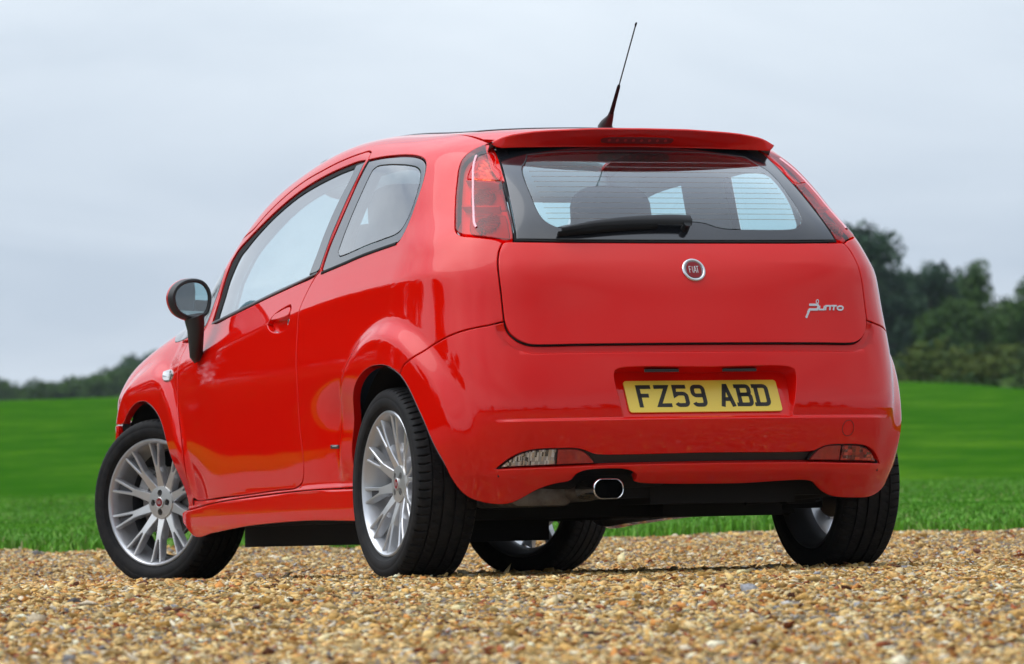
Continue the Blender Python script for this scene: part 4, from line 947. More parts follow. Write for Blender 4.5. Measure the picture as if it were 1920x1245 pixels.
# ---- interior
def soft(name,c,s,m,rot=(0,0,0),bev=.04,par=car,e=.42):
    nu,nv=28,14; V=[];Fc=[]; R_=Matrix.Rotation(rot[0],3,'X')
    f=lambda v,p: math.copysign(abs(v)**p,v)
    for i in range(nv+1):
        b=-math.pi/2+math.pi*i/nv
        for k in range(nu):
            a=2*math.pi*(k+.5)/nu; p=Vector((s[0]/2*f(math.cos(b),e)*f(math.cos(a),e),s[1]/2*f(math.cos(b),e)*f(math.sin(a),e),s[2]/2*f(math.sin(b),e)))
            V.append(tuple(R_@p+Vector(c)))
    for i in range(nv):
        for k in range(nu): j=(k+1)%nu; Fc.append((i*nu+k,i*nu+j,(i+1)*nu+j,(i+1)*nu+k))
    Fc+=[tuple(range(nu))[::-1],tuple(nv*nu+k for k in range(nu))]
    return simple(name,V,Fc,m,par,angle=70)
TRIML2=mat('pale_visor_cloth',(.42,.43,.44),.9)
for sx in (-1,1):
    st_=soft('front_seat',(sx*.37,1.02,.86),(.52,.15,.70),SEAT,(math.radians(-14),0,0),.055,e=.55)
    soft('headrest',(sx*.37,.93,1.215),(.29,.11,.22),SEAT,(math.radians(-10),0,0),.045,st_,e=.6)
    soft('seat_cushion',(sx*.37,1.28,.52),(.50,.52,.16),SEAT,(0,0,0),.05,st_)
rs=soft('rear_seat',(0,.10,.80),(1.22,.16,.44),SEAT,(math.radians(-16),0,0),.05)
for x in (-.38,.38): soft('headrest',(x,.02,1.045),(.24,.07,.10),SEAT,(math.radians(-12),0,0),.03,rs)
soft('parcel_shelf',(0,-.18,1.005),(1.10,.42,.03),DASH,(0,0,0),.012)
soft('dashboard',(0,1.93,.84),(1.36,.40,.22),DASH,(math.radians(6),0,0),.06)
soft('instrument_hood',(.37,1.80,.955),(.36,.18,.07),DASH,(0,0,0),.03)
bm=bmesh.new(); V,Fc=[],[]
for k in range(36):
    t=2*math.pi*k/36
    for q in range(8):
        u=2*math.pi*q/8; r=.180+.014*math.cos(u); y=.014*math.sin(u)
        V.append((.37+r*math.cos(t),1.60+y+.36*r*math.sin(t),.93+r*math.sin(t)*.93))
for k in range(36):
    for q in range(8): Fc.append((k*8+q,k*8+(q+1)%8,((k+1)%36)*8+(q+1)%8,((k+1)%36)*8+q))
simple('steering_wheel',V,Fc,DASH,car)
bm.free()
for x in (-.27,.27): soft('sun_visor',(x,1.34,1.375),(.54,.03,.17),TRIML2,(math.radians(-24),0,0),.01)
soft('inner_mirror',(0,1.55,1.33),(.22,.03,.06),DASH,(0,0,0),.012)
# headliner and pillar trims: inner skin following the body
TRIML=mat('pale_headliner',(.52,.53,.54),.9)
g=panel(mapT,[(-.47,-.02),(-.48,.4),(-.48,1.19),(0,1.30),(.48,1.19),(.48,.4),(.47,-.02),(0,-.05)],[],step=.05,gap=0,off=-.03,skirt=0); part(g,'headliner',TRIML)
def inner_trim():
    out_=[(-.26,.97),(-.26,1.12),(-.12,1.34),(-.06,1.42),(.3,1.45),(.9,1.45),(1.30,1.41),(1.62,1.32),(1.86,1.20),(1.93,1.05),(1.93,.88),(1.4,.93),(.8,.98),(.2,1.03)]
    h1=[(1.76,.955),(1.775,1.05),(1.72,1.125),(1.56,1.20),(1.36,1.262),(1.10,1.300),(.86,1.312),(.90,1.23),(.935,1.13),(.96,1.03),(1.3,.995)]
    h2=[(.560,1.305),(.35,1.31),(.19,1.295),(.135,1.265),(.105,1.20),(.11,1.145),(.15,1.120),(.35,1.100),(.605,1.080),(.62,1.12),(.595,1.21)]
    g=panel(mapU,out_,[h1,h2],step=.05,gap=0,roll=.006,drop=-.012,off=-.045,skirt=-.02)
    part(g,'window_trim',TRIM,both=True)
inner_trim()
# ---- underbody
bm=bmesh.new()
for c,s in (((0,1.22,.215),(1.50,1.60,.06)),((0,-.05,.30),(1.0,.75,.12)),((0,2.55,.25),(1.05,1.2,.12)),((.14,-.30,.262),(.50,.26,.085)),((-.38,1.15,.152),(.46,1.70,.075)),((0,2.1,.225),(.9,.5,.05)),((.25,.55,.232),(.70,.9,.05)),((-.45,.9,.18),(.16,1.4,.05)),((0,.02,.235),(1.15,.12,.10)),((.25,-.14,.205),(.42,.10,.05)),((0,-.40,.335),(1.30,.20,.05))):
    box(bm,Vector(c),s)
for x in (-1,1):
    box(bm,Vector((x*.66,.95,.235)),(.22,1.30,.09)); box(bm,Vector((x*.50,.0,.26)),(.10,.50,.09)); box(bm,Vector((x*.60,.0,.30)),(.14,.10,.20))
    box(bm,Vector((x*.56,2.5,.28)),(.10,.12,.20)); box(bm,Vector((x*.45,2.45,.22)),(.42,.10,.05))
def cyl(a,b,r):
    a,b=Vector(a),Vector(b); d=b-a; rr=bmesh.ops.create_cone(bm,cap_ends=True,segments=14,radius1=r,radius2=r,depth=d.length)
    bmesh.ops.transform(bm,matrix=Matrix.Translation((a+b)/2)@d.to_track_quat('Z','Y').to_matrix().to_4x4(),verts=rr['verts'])
cyl((-.58,.02,.225),(.58,.02,.225),.045)
for x in (-1,1):
    cyl((x*.52,-.10,.24),(x*.50,.06,.47),.05); cyl((x*.60,-.14,.22),(x*.58,-.08,.50),.022); cyl((x*.52,.02,.23),(x*.47,.42,.24),.035); cyl((x*.62,0,.30),(x*.52,0,.28),.04)
cyl((.10,2.4,.21),(.10,.4,.205),.028); cyl((.10,.4,.205),(-.30,-.10,.25),.028); cyl((-.55,.55,.16),(-.55,1.5,.165),.02); cyl((.30,-.25,.225),(.62,-.30,.25),.014)
bm_obj('underbody',bm,DARK,car)
bm=bmesh.new()
for c,s in (((0,1.25,.42),(1.46,1.9,.03)),((0,2.36,.62),(1.44,.04,.42)),((0,-.2,.46),(1.1,.7,.03)),((0,2.85,.40),(1.1,.8,.03))): box(bm,Vector(c),s)
bm_obj('floor_pan',bm,DARK,car)
def well(yc,zc,r,a1=182):
    for s in (-1,1):
        V=[];Fc=[];n=28
        for x in (.785*s,.50*s):
            for k in range(n+1):
                t=math.radians(-2+(a1+2)*k/n); V.append((x,yc+r*math.cos(t),zc+r*math.sin(t)))
        for k in range(n): Fc.append((k,k+1,n+2+k,n+1+k))
        Fc.append(tuple(n+1+k for k in range(n+1)))
        simple('wheel_well',V,Fc,DARK,car)
well(.0,.303,.395,146); well(2.46,.28,.415)
soft('rear_light_guard',(-.30,-.455,.305),(.46,.05,.07),DARK,(0,0,0),.01)
# ------------------------------------------------------------------ wheels (outer face toward local -x)
WM={}
def make_wheel_meshes():
    # tyre
    prof=[]   # (x, r, kind)
    for x,r in ((-.086,.232),(-.093,.236),(-.0975,.243),(-.1005,.2445),(-.1015,.2475),(-.1030,.2500),(-.1042,.258),(-.1046,.268),(-.1040,.2695),(-.1040,.2715),(-.1044,.273),(-.1034,.281),(-.1010,.288),(-.0975,.2935)): prof.append((x,r,0))
    tr=[(-.0945,.2965),(-.090,.2990),(-.084,.3010),(-.076,.3026),(-.068,.3037),(-.0608,.3043),(-.0600,.3046),(-.0592,.2975),(-.0545,.2972),(-.0537,.3048),(-.047,.3052),(-.039,.3055),(-.0305,.3058),(-.0245,.3059),(-.0237,.2978),(-.0165,.2978),(-.0157,.3060),(-.008,.3061),(0,.3061)]
    for x,r in tr: prof.append((x,r,1))
    full=prof+[(-x,r,k) for x,r,k in prof[::-1][1:]]
    PN=70; SUB=10; n=PN*SUB; V=np.zeros((len(full),n,3))
    ph=np.arange(n)/SUB
    for i,(x,r,k) in enumerate(full):
        R_=np.full(n,r)
        if k:
            ax=abs(x)
            if ax>=.064: fr=(ph+.10*np.sign(x)+ (ax-.064)*3)%1; R_=R_-.0065*((fr>.42)&(fr<.62))
            elif .0305<=ax<=.050: fr=(ph*1.0+(ax-.03)*26*np.sign(x))%1; R_=R_-.004*((fr>.44)&(fr<.58))
            elif ax<=.012: fr=(ph*.5+x*30)%1; R_=R_-.003*((fr>.46)&(fr<.54))
        else: 
            if r>.2935 or (r>.287): fr=(ph-.10)%1; R_=R_-.0022*((fr>.42)&(fr<.62))*(r>.292)
        t=2*np.pi*ph/PN; V[i,:,0]=x; V[i,:,1]=R_*np.sin(t); V[i,:,2]=R_*np.cos(t)
    Z=V[...,2]; m=Z<-.2995; V[...,0]=np.where(m&(np.abs(V[...,0])>.08),V[...,0]*1.02,V[...,0]); V[...,2]=np.where(m,-.2995,Z)
    F_=[]
    for i in range(len(full)-1):
        a=i*n
        for k in range(n): j=(k+1)%n; F_.append((a+k,a+j,a+n+j,a+n+k))
    me=bpy.data.meshes.new('tyre'); me.from_pydata(V.reshape(-1,3).tolist(),[],F_); me.polygons.foreach_set('use_smooth',[True]*len(me.polygons)); me.set_sharp_from_angle(angle=math.radians(38)); me.materials.append(TYRE); WM['tyre']=me
    def from_l(name,prof,n,m,angle=35,caps=False):
        V,Fc=lathe(prof,n,caps=caps); o=simple(name,V,Fc,m,None,angle); me=o.data; bpy.data.objects.remove(o); WM[name]=me
    from_l('wheel_rim',[(-.0835,.2325),(-.0895,.2318),(-.0925,.2285),(-.0925,.2240),(-.0895,.2205),(-.083,.2165),(-.076,.2135),(-.045,.2085),(-.02,.2030),(.0,.1960),(.035,.1950),(.055,.2040),(.075,.2130),(.086,.2180),(.091,.2240),(.089,.2300),(.080,.2300),(.070,.222),(.0,.205),(-.07,.222)],96,SILVER)
    WM['wheel_rim'].materials.append(mat('shaded_rim_barrel',(.10,.10,.105),.6,.4))  # darker colour on the barrel's inner half stands in for shade there
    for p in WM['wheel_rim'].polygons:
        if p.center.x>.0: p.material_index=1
    # one Y spoke along +z
    V=[];Fc=[]
    def bar(path,m=None):
        """path: (r, centre offset across, face x, half width top, half width base, depth)"""
        b=len(V)
        for r,c,fx0,wt,wb,dp in path:
            V.extend([(fx0+dp,c-wb,r),(fx0+.0035,c-wt-.0012,r),(fx0,c-wt+.0012,r),(fx0,c+wt-.0012,r),(fx0+.0035,c+wt+.0012,r),(fx0+dp,c+wb,r)])
        for i in range(len(path)-1):
            for k in range(5): Fc.append((b+i*6+k,b+i*6+k+1,b+(i+1)*6+k+1,b+(i+1)*6+k))
            Fc.append((b+i*6+5,b+i*6,b+(i+1)*6,b+(i+1)*6+5))
        Fc.append(tuple(b+k for k in range(6))[::-1]); Fc.append(tuple(b+(len(path)-1)*6+k for k in range(6)))
    bar([(.050,0,-.048,.0175,.021,.030),(.075,0,-.0545,.0150,.0185,.032),(.100,0,-.0615,.0128,.0165,.033),(.122,0,-.067,.0122,.0160,.033),(.134,0,-.0695,.0120,.0165,.032)])
    for s in (-1,1):
        bar([(.128,s*.0062,-.0685,.0060,.0080,.030),(.140,s*.0088,-.0712,.0045,.0068,.030),(.160,s*.0122,-.0752,.0040,.0066,.030),(.182,s*.0160,-.0790,.0040,.0066,.028),(.202,s*.0195,-.0825,.0042,.0068,.024),(.2155,s*.0220,-.0860,.0046,.0072,.018)])
    # pocket floor between the prongs
    bar([(.134,0,-.056,.0085,.0085,.014),(.170,0,-.060,.0130,.013,.012),(.206,0,-.066,.0170,.017,.010)])
    o=simple('wheel_spoke',V,Fc,SILVER,None,30); o.data.materials.append(SILVER2); o.data.materials.append(mat('dark_spoke_pocket',(.09,.09,.095),.5,.4))
    WM['spoke']=o.data; bpy.data.objects.remove(o)
    for p in WM['spoke'].polygons:
        if p.normal.x<-.93 and p.center.x<-.05 and abs(p.center.x)>.0485 and not (abs(p.center.y)<.004 and p.center.z>.135): p.material_index=1
        if p.normal.x<-.9 and p.center.x>-.0665 and p.center.z>.13: p.material_index=2
    # hub with four bolt holes
    hc=[(.0305*1.14*math.cos(math.radians(a)),.0305*1.14*math.sin(math.radians(a))) for a in (0,90,180,270)]
    circ=lambda cx,cy,r,n:[(cx+r*math.cos(2*math.pi*k/n),cy+r*math.sin(2*math.pi*k/n)) for k in range(n)]
    loops=[circ(0,0,.058,48)]+[circ(x,y,.0118,16)[::-1] for x,y in hc]+[circ(0,0,.0205,24)[::-1]]
    vs=[];ed=[];hx=lambda r:-.0545-.0045*math.cos(min(r/.058,1)*math.pi/2)
    for l in loops:
        b=len(vs); vs+=[Vector(p) for p in l]; ed+=[(b+i,b+(i+1)%len(l)) for i in range(len(l))]
    extra=[Vector(p) for r in (.048,) for p in circ(0,0,r,36)]; extra=[p for p in extra if all((p.x-x)**2+(p.y-y)**2>.014**2 for x,y in hc)]; vs+=extra
    ov,_,of,_,_,_=delaunay_2d_cdt(vs,ed,[],0,1e-7); ov2=np.array([(v.x,v.y) for v in ov]); tri=np.array([f for f in of if len(f)==3]); c=ov2[tri].mean(1)
    ok=inside(c,A_(loops[0])); 
    for l in loops[1:]: ok&=~inside(c,A_(l))
    V=[(hx(math.hypot(a,b)),a,b) for a,b in ov2]; Fc=[tuple(t) for t in tri[ok].tolist()]
    for l,dep in zip(loops,[.03]+[.022]*4+[.004]):
        b=len(V); n=len(l)
        V+=[(hx(math.hypot(a,b_)),a,b_) for a,b_ in l]+[(hx(math.hypot(a,b_))+dep*(1 if dep<.03 else 1),a*(1.12 if dep==.03 else 1),b_*(1.12 if dep==.03 else 1)) for a,b_ in l]
        Fc+=[(b+i,b+(i+1)%n,b+n+(i+1)%n,b+n+i) for i in range(n)]
    o=simple('wheel_hub',V,Fc,SILVER2,None,30); WM['hub']=o.data; bpy.data.objects.remove(o)
    V=[];Fc=[]
    for x,y in hc:
        for r,d0 in ((.0118,-.036),(.007,-.046)):
            b=len(V); n=12; V+=[(d0,x+r*math.cos(2*math.pi*k/n),y+r*math.sin(2*math.pi*k/n)) for k in range(n)]+[(d0+.012,x+r*math.cos(2*math.pi*k/n),y+r*math.sin(2*math.pi*k/n)) for k in range(n)]
            Fc+=[tuple(b+k for k in range(n))]+[(b+k,b+(k+1)%n,b+n+(k+1)%n,b+n+k) for k in range(n)]
    o=simple('wheel_bolts',V,Fc,mat('dark_bolt',(.06,.06,.065),.4,.7),None,30); WM['bolts']=o.data; bpy.data.objects.remove(o)
    from_l('centre_cap',[(-.050,.0195),(-.0615,.0195),(-.0625,.0180),(-.0620,.0155),(-.0605,.0150),(-.0605,.0001)],40,SILVER2)
    from_l('cap_badge',[(-.0600,.0148),(-.0618,.0146),(-.0622,.0001)],36,BADGERED)
    from_l('brake_disc',[(-.006,.060),(-.012,.064),(-.012,.128),(-.010,.130),(.010,.130),(.010,.06)],64,mat('brake_disc_steel',(.34,.31,.29),.35,.8))
    from_l('brake_drum',[(-.022,.0001),(-.022,.058),(-.010,.062),(.004,.062)],40,DARK)
make_wheel_meshes()
def make_wheel(loc,steer,right,spin,camber):
    w=bpy.data.objects.new('wheel',None); COL.objects.link(w); w.parent=car; w.location=loc
    w.rotation_mode='XYZ'; rz=steer+(math.pi if right else 0)
    w.rotation_euler=(0,camber,rz)
    def ch(name,me,rot=0,par=w):
        o=bpy.data.objects.new(name,me); COL.objects.link(o); o.parent=par; o.rotation_euler=(rot,0,0); return o
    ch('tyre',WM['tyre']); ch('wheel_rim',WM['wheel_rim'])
    for k in range(10): ch('spoke',WM['spoke'],spin+2*math.pi*k/10)
    ch('wheel_hub',WM['hub'],spin); ch('wheel_bolts',WM['bolts'],spin); ch('centre_cap',WM['centre_cap']); ch('cap_badge',WM['cap_badge']); ch('brake_disc',WM['brake_disc']); ch('brake_drum',WM['brake_drum'])
    # letters on the cap
    r0=Matrix.Rotation(spin,3,'X')
    for pl in ([([(-.0175,-.012),(-.0175,.012),(-.0105,.012)],0),([(-.0175,.001),(-.0115,.001)],0),([(-.0055,-.012),(-.0055,.0125)],0),([(-.0012,-.012),(.003,.0125),(.0042,.0125),(.0075,-.012)],0),([(.001,-.004),(.006,-.004)],0),([(.0125,-.012),(.0125,.0125)],0),([(.0085,.0125),(.0175,.0125)],0)],):
        pl=[([(a*.5,b*.5) for a,b in p],c) for p,c in pl]
        V,Fc=strokes(pl,A_([-.0617,0,0]),A_([0,-1,0]),A_([0,0,1]),A_([-1,0,0]),.0003,.0009,.0015)
        o=simple('cap_lettering',V,Fc,SILL,w,smooth=False); o.rotation_euler=(spin*.4,0,0)
    bm=bmesh.new(); box(bm,Vector((-.004,.118,.02)),(.055,.06,.12)); bmesh.ops.rotate(bm,cent=(0,0,0),matrix=Matrix.Rotation(math.radians(25 if steer else 150),3,'X'),verts=bm.verts)
    o=bm_obj('brake_caliper',bm,mat('caliper_grey',(.30,.29,.28),.45,.6),w,bevel=.008)
    return w
STEER=.480
TRK=.733
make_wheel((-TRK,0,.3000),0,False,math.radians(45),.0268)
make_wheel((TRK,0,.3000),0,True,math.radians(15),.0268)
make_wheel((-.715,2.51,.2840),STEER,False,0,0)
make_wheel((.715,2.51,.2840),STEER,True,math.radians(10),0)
# ------------------------------------------------------------------ ground
rng=np.random.default_rng(7)
FH=np.array([math.sin(YAW),math.cos(YAW)]); RH=np.array([math.cos(YAW),-math.sin(YAW)])
tz=Spl([-8,0,4,7,9.6,12.3,14.4,15.6,16.6,17.8,18.8,20,22,24,30,36,44,60,80,100,115,135,400,900],[-.75,-.50,-.32,-.205,-.133,-.052,-.006,.0,.002,-.008,-.008,.018,.082,.145,.30,.44,.57,1.30,2.38,3.28,3.70,4.0,7.0,12.0])
def vnoise(x,y,seed=0):
    """cheap smooth value noise"""
    def h(i,j): 
        n=(i*374761393+j*668265263+seed*982451653)&0x7fffffff; n=(n^(n>>13))*1274126177&0x7fffffff; return ((n^(n>>16))&0xffff)/65535.
    x=np.asarray(x,float);y=np.asarray(y,float)
    i=np.floor(x).astype(np.int64);j=np.floor(y).astype(np.int64);fx=x-i;fy=y-j;fx=fx*fx*(3-2*fx);fy=fy*fy*(3-2*fy)
    return (h(i,j)*(1-fx)+h(i+1,j)*fx)*(1-fy)+(h(i,j+1)*(1-fx)+h(i+1,j+1)*fx)*fy-.5
def gz(t,s):
    """ground height; t metres ahead of the photographer, s metres to the right"""
    z=tz(t)
    z=z-.0026*np.maximum(t-24,0)*0
    z=z-.9*sst(7.5,15,s)*sst(60,105,t)+.35*sst(-4,-16,s)*sst(60,105,t)*0
    far=sst(22,40,t)
    z=z+far*(.10*vnoise(t/9,s/6,1)+.16*vnoise(t/23,s/14,2)*sst(40,70,t))
    z=z+(.012*vnoise(t/1.1,s/.9,3)+.006*vnoise(t/.35,s/.3,4))*(1-sst(24,30,t))*(1-.75*np.exp(-((t-16.8)/2.2)**2))
    x=CAM[0]+t*FH[0]+s*RH[0]; y=CAM[1]+t*FH[1]+s*RH[1]
    for wx,wy in ((-.733,0),(.733,0),(-.715,2.51),(.715,2.51)): z=z+.011*np.exp(-((np.hypot(np.maximum(np.abs(x-wx)-.06,0),y-wy)-.15)/.055)**2)
    return z
def edge(s):  # where gravel turns to grass
    return 23.4+.4*np.sin(s*1.3)+.9*vnoise(s*1.7,3.3,5)+1.2*vnoise(s*.5,1.3,6)+.6*vnoise(s*5,1.1,8)
def W3(t,s,z): t=np.asarray(t,float); s=np.asarray(s,float); xy=CAM[:2]+t[...,None]*FH+s[...,None]*RH; return np.concatenate([xy,np.asarray(z)[...,None]],-1)
def sheet(name,T,S,zoff,m):
    tt,ss_=np.meshgrid(T,S,indexing='ij'); P=W3(tt,ss_,gz(tt,ss_)+zoff(tt,ss_)); n,mm=tt.shape
    idx=np.arange(n*mm).reshape(n,mm); F_=np.stack([idx[:-1,:-1],idx[:-1,1:],idx[1:,1:],idx[1:,:-1]],-1).reshape(-1,4)
    me=bpy.data.meshes.new(name); me.from_pydata(P.reshape(-1,3).tolist(),[],F_.tolist()); me.polygons.foreach_set('use_smooth',[True]*len(me.polygons))
    o=link(name,me,m); o['kind']='structure'; return o
def f_gravel(m,b,Nn,Ln,tcn):
    mp=Nn.new('ShaderNodeMapping'); mp.inputs['Scale'].default_value=(1,1,1); Ln.new(tcn.outputs['Object'],mp.inputs[0])
    v=nd(Nn,'ShaderNodeTexVoronoi',feature='F1',Scale=55.0); Ln.new(mp.outputs[0],v.inputs['Vector'])
    sp_=Nn.new('ShaderNodeSeparateColor'); Ln.new(v.outputs['Color'],sp_.inputs[0])
    r=Nn.new('ShaderNodeValToRGB'); Ln.new(sp_.outputs[0],r.inputs[0]); el=r.color_ramp.elements
    for k,(p_,c) in enumerate([(0,(.06,.03,.015)),(.18,(.20,.10,.04)),(.45,(.32,.19,.08)),(.75,(.42,.28,.13)),(1,(.28,.24,.19))]):
        e=el[k] if k<1 else (el[1] if k==4 else el.new(p_)); e.position=p_; e.color=(*c,1)
    bp=Nn.new('ShaderNodeBump'); bp.inputs['Strength'].default_value=.9; bp.inputs['Distance'].default_value=.012; Ln.new(v.outputs['Distance'],bp.inputs['Height']); bp.invert=True
    Ln.new(r.outputs[0],b.inputs['Base Color']); Ln.new(bp.outputs[0],b.inputs['Normal'])
GRAV=mat('gravel_bed',(.4,.27,.14),.9,fn=f_gravel)
def f_grass(m,b,Nn,Ln,tcn):
    z=nd(Nn,'ShaderNodeTexNoise',Scale=.45,Detail=8.0,Roughness=.72); Ln.new(tcn.outputs['Object'],z.inputs['Vector'])
    z2=nd(Nn,'ShaderNodeTexNoise',Scale=2.2,Detail=6.0,Roughness=.75); Ln.new(tcn.outputs['Object'],z2.inputs['Vector'])
    a=nd(Nn,'ShaderNodeMath',operation='MULTIPLY_ADD'); Ln.new(z2.outputs[0],a.inputs[0]); a.inputs[1].default_value=.5; Ln.new(z.outputs[0],a.inputs[2])
    r=Nn.new('ShaderNodeValToRGB'); Ln.new(a.outputs[0],r.inputs[0]); el=r.color_ramp.elements
    el[0].position=.60; el[0].color=(.024,.105,.006,1); el[1].position=.90; el[1].color=(.075,.180,.012,1)
    e=el.new(.75); e.color=(.034,.120,.008,1); Ln.new(r.outputs[0],b.inputs['Base Color'])
    bp=Nn.new('ShaderNodeBump'); bp.inputs['Strength'].default_value=.6; bp.inputs['Distance'].default_value=.08; Ln.new(z2.outputs[0],bp.inputs['Height']); Ln.new(bp.outputs[0],b.inputs['Normal'])
GRASSM=mat('meadow_turf',(.05,.15,.015),.95,spec=.0,fn=f_grass)
Tg=np.concatenate([np.linspace(-30,4,18),np.arange(4.3,25.6,.14)]); Sg=np.concatenate([np.linspace(-30,-5,14),np.arange(-4.8,4.9,.16),np.linspace(5,30,14)])
sheet('gravel_ground',Tg,Sg,lambda t,s:0*t,GRAV)
Tm=np.concatenate([np.arange(22.2,40,.5),np.linspace(40,130,70),np.linspace(135,900,30)]); Sm=np.concatenate([np.linspace(-400,-30,16),np.linspace(-27,27,84),np.linspace(30,400,16)])
sheet('grass_field',Tm,Sm,lambda t,s: -.06+.075*sst(-.1,.5,t-edge(s)),GRASSM)
# ---- loose gravel: real stones, one mass
def stones(N,tr,width,size,seed,name):
    rg=np.random.default_rng(seed)
    # density falls with distance
    u=rg.random(N); t=tr[0]+(tr[1]-tr[0])*u; half=width(t); s=(rg.random(N)*2-1)*half
    k=t<edge(s)+.15*rg.standard_normal(N); t=t[k];s=s[k];n=len(t)
    sc_=size*np.exp(rg.normal(0,.38,n)); big=rg.random(n)<.006; sc_[big]*=1.7
    base=np.array([(1,0,0),(.35,.95,0),(-.75,.62,0),(-.8,-.6,0),(.3,-.9,0),(.15,.1,1),(-.3,-.15,.75),(0,0,-.9)],float)
    tri=np.array([(0,1,5),(1,2,5),(2,6,5),(2,3,6),(3,4,6),(4,5,6),(4,0,5),(1,0,7),(2,1,7),(3,2,7),(4,3,7),(0,4,7)])
    nv=len(base); B_=base[None]*(1+rg.normal(0,.20,(n,nv,3))); fl=rg.uniform(.20,.48,n)
    B_[...,0]*=sc_[:,None]*.5*rg.uniform(.9,1.5,n)[:,None]; B_[...,1]*=sc_[:,None]*.5; B_[...,2]*=(sc_*.5*fl)[:,None]
    a=rg.uniform(0,2*np.pi,n); ti=rg.normal(0,.38,n); ti2=rg.normal(0,.38,n)
    x,y,z=B_[...,0],B_[...,1],B_[...,2]
    z1=z*np.cos(ti)[:,None]+y*np.sin(ti)[:,None]; y1=y*np.cos(ti)[:,None]-z*np.sin(ti)[:,None]
    z2=z1*np.cos(ti2)[:,None]+x*np.sin(ti2)[:,None]; x2=x*np.cos(ti2)[:,None]-z1*np.sin(ti2)[:,None]
    X=x2*np.cos(a)[:,None]-y1*np.sin(a)[:,None]; Y=x2*np.sin(a)[:,None]+y1*np.cos(a)[:,None]
    C_=W3(t,s,gz(t,s)+sc_*fl*.22)
    # keep the tyre contact patches clear of heaped stones
    V=np.stack([X,Y,z2],-1)+C_[:,None,:]
    ok=np.ones(n,bool)
    for wx,wy in ((-.733,0),(.733,0),(-.715,2.51),(.715,2.51)): ok&=~((np.abs(C_[:,0]-wx)<.10)&(np.abs(C_[:,1]-wy)<.055))
    V=V[ok];n=len(V)
    Fi=(tri[None]+(np.arange(n)*nv)[:,None,None]).reshape(-1,3)
    me=bpy.data.meshes.new(name); me.vertices.add(n*nv); me.vertices.foreach_set('co',V.reshape(-1)); nf=len(Fi)
    me.loops.add(nf*3); me.loops.foreach_set('vertex_index',Fi.reshape(-1).astype(np.int32)); me.polygons.add(nf)
    me.polygons.foreach_set('loop_start',np.arange(0,nf*3,3,dtype=np.int32)); me.update(calc_edges=True)
    pal=np.array([(.62,.42,.165),(.60,.35,.10),(.68,.52,.27),(.50,.21,.05),(.72,.60,.42),(.30,.085,.03),(.26,.255,.26),(.60,.36,.13),(.13,.05,.025),(.42,.39,.35)]); w_=np.array([.25,.22,.15,.10,.08,.05,.018,.10,.022,.01])
    col=np.minimum(pal[rg.choice(len(pal),n,p=w_)]*rg.uniform(.85,1.45,(n,1)),.86)
    at=me.color_attributes.new('stone_colour','FLOAT_COLOR','POINT'); at.data.foreach_set('color',np.concatenate([np.repeat(col,nv,0),np.ones((n*nv,1))],1).reshape(-1))
    o=link(name,me,STONE); o['kind']='stuff'; return o
def f_stone(m,b,Nn,Ln,tcn):
    a=Nn.new('ShaderNodeAttribute'); a.attribute_name='stone_colour'
    z=nd(Nn,'ShaderNodeTexNoise',Scale=90.0,Detail=4.0,Roughness=.7); Ln.new(tcn.outputs['Object'],z.inputs['Vector'])
    q=nd(Nn,'ShaderNodeMapRange'); Ln.new(z.outputs[0],q.inputs[0]); q.inputs[1].default_value=.3; q.inputs[2].default_value=.7; q.inputs[3].default_value=.62; q.inputs[4].default_value=1.25
    mc=nd(Nn,'ShaderNodeMix',data_type='RGBA',blend_type='MULTIPLY'); mc.inputs[0].default_value=1; Ln.new(a.outputs[0],mc.inputs[6]); Ln.new(q.outputs[0],mc.inputs[7]); Ln.new(mc.outputs[2],b.inputs['Base Color'])
STONE=mat('flint_gravel',(.5,.4,.2),.7,spec=.15,fn=f_stone)
o=stones(160000,(7.8,24.6),lambda t:.115*t+.45,.0138,11,'gravel_stones'); o['label']='loose tan and brown flint gravel covering the drive'
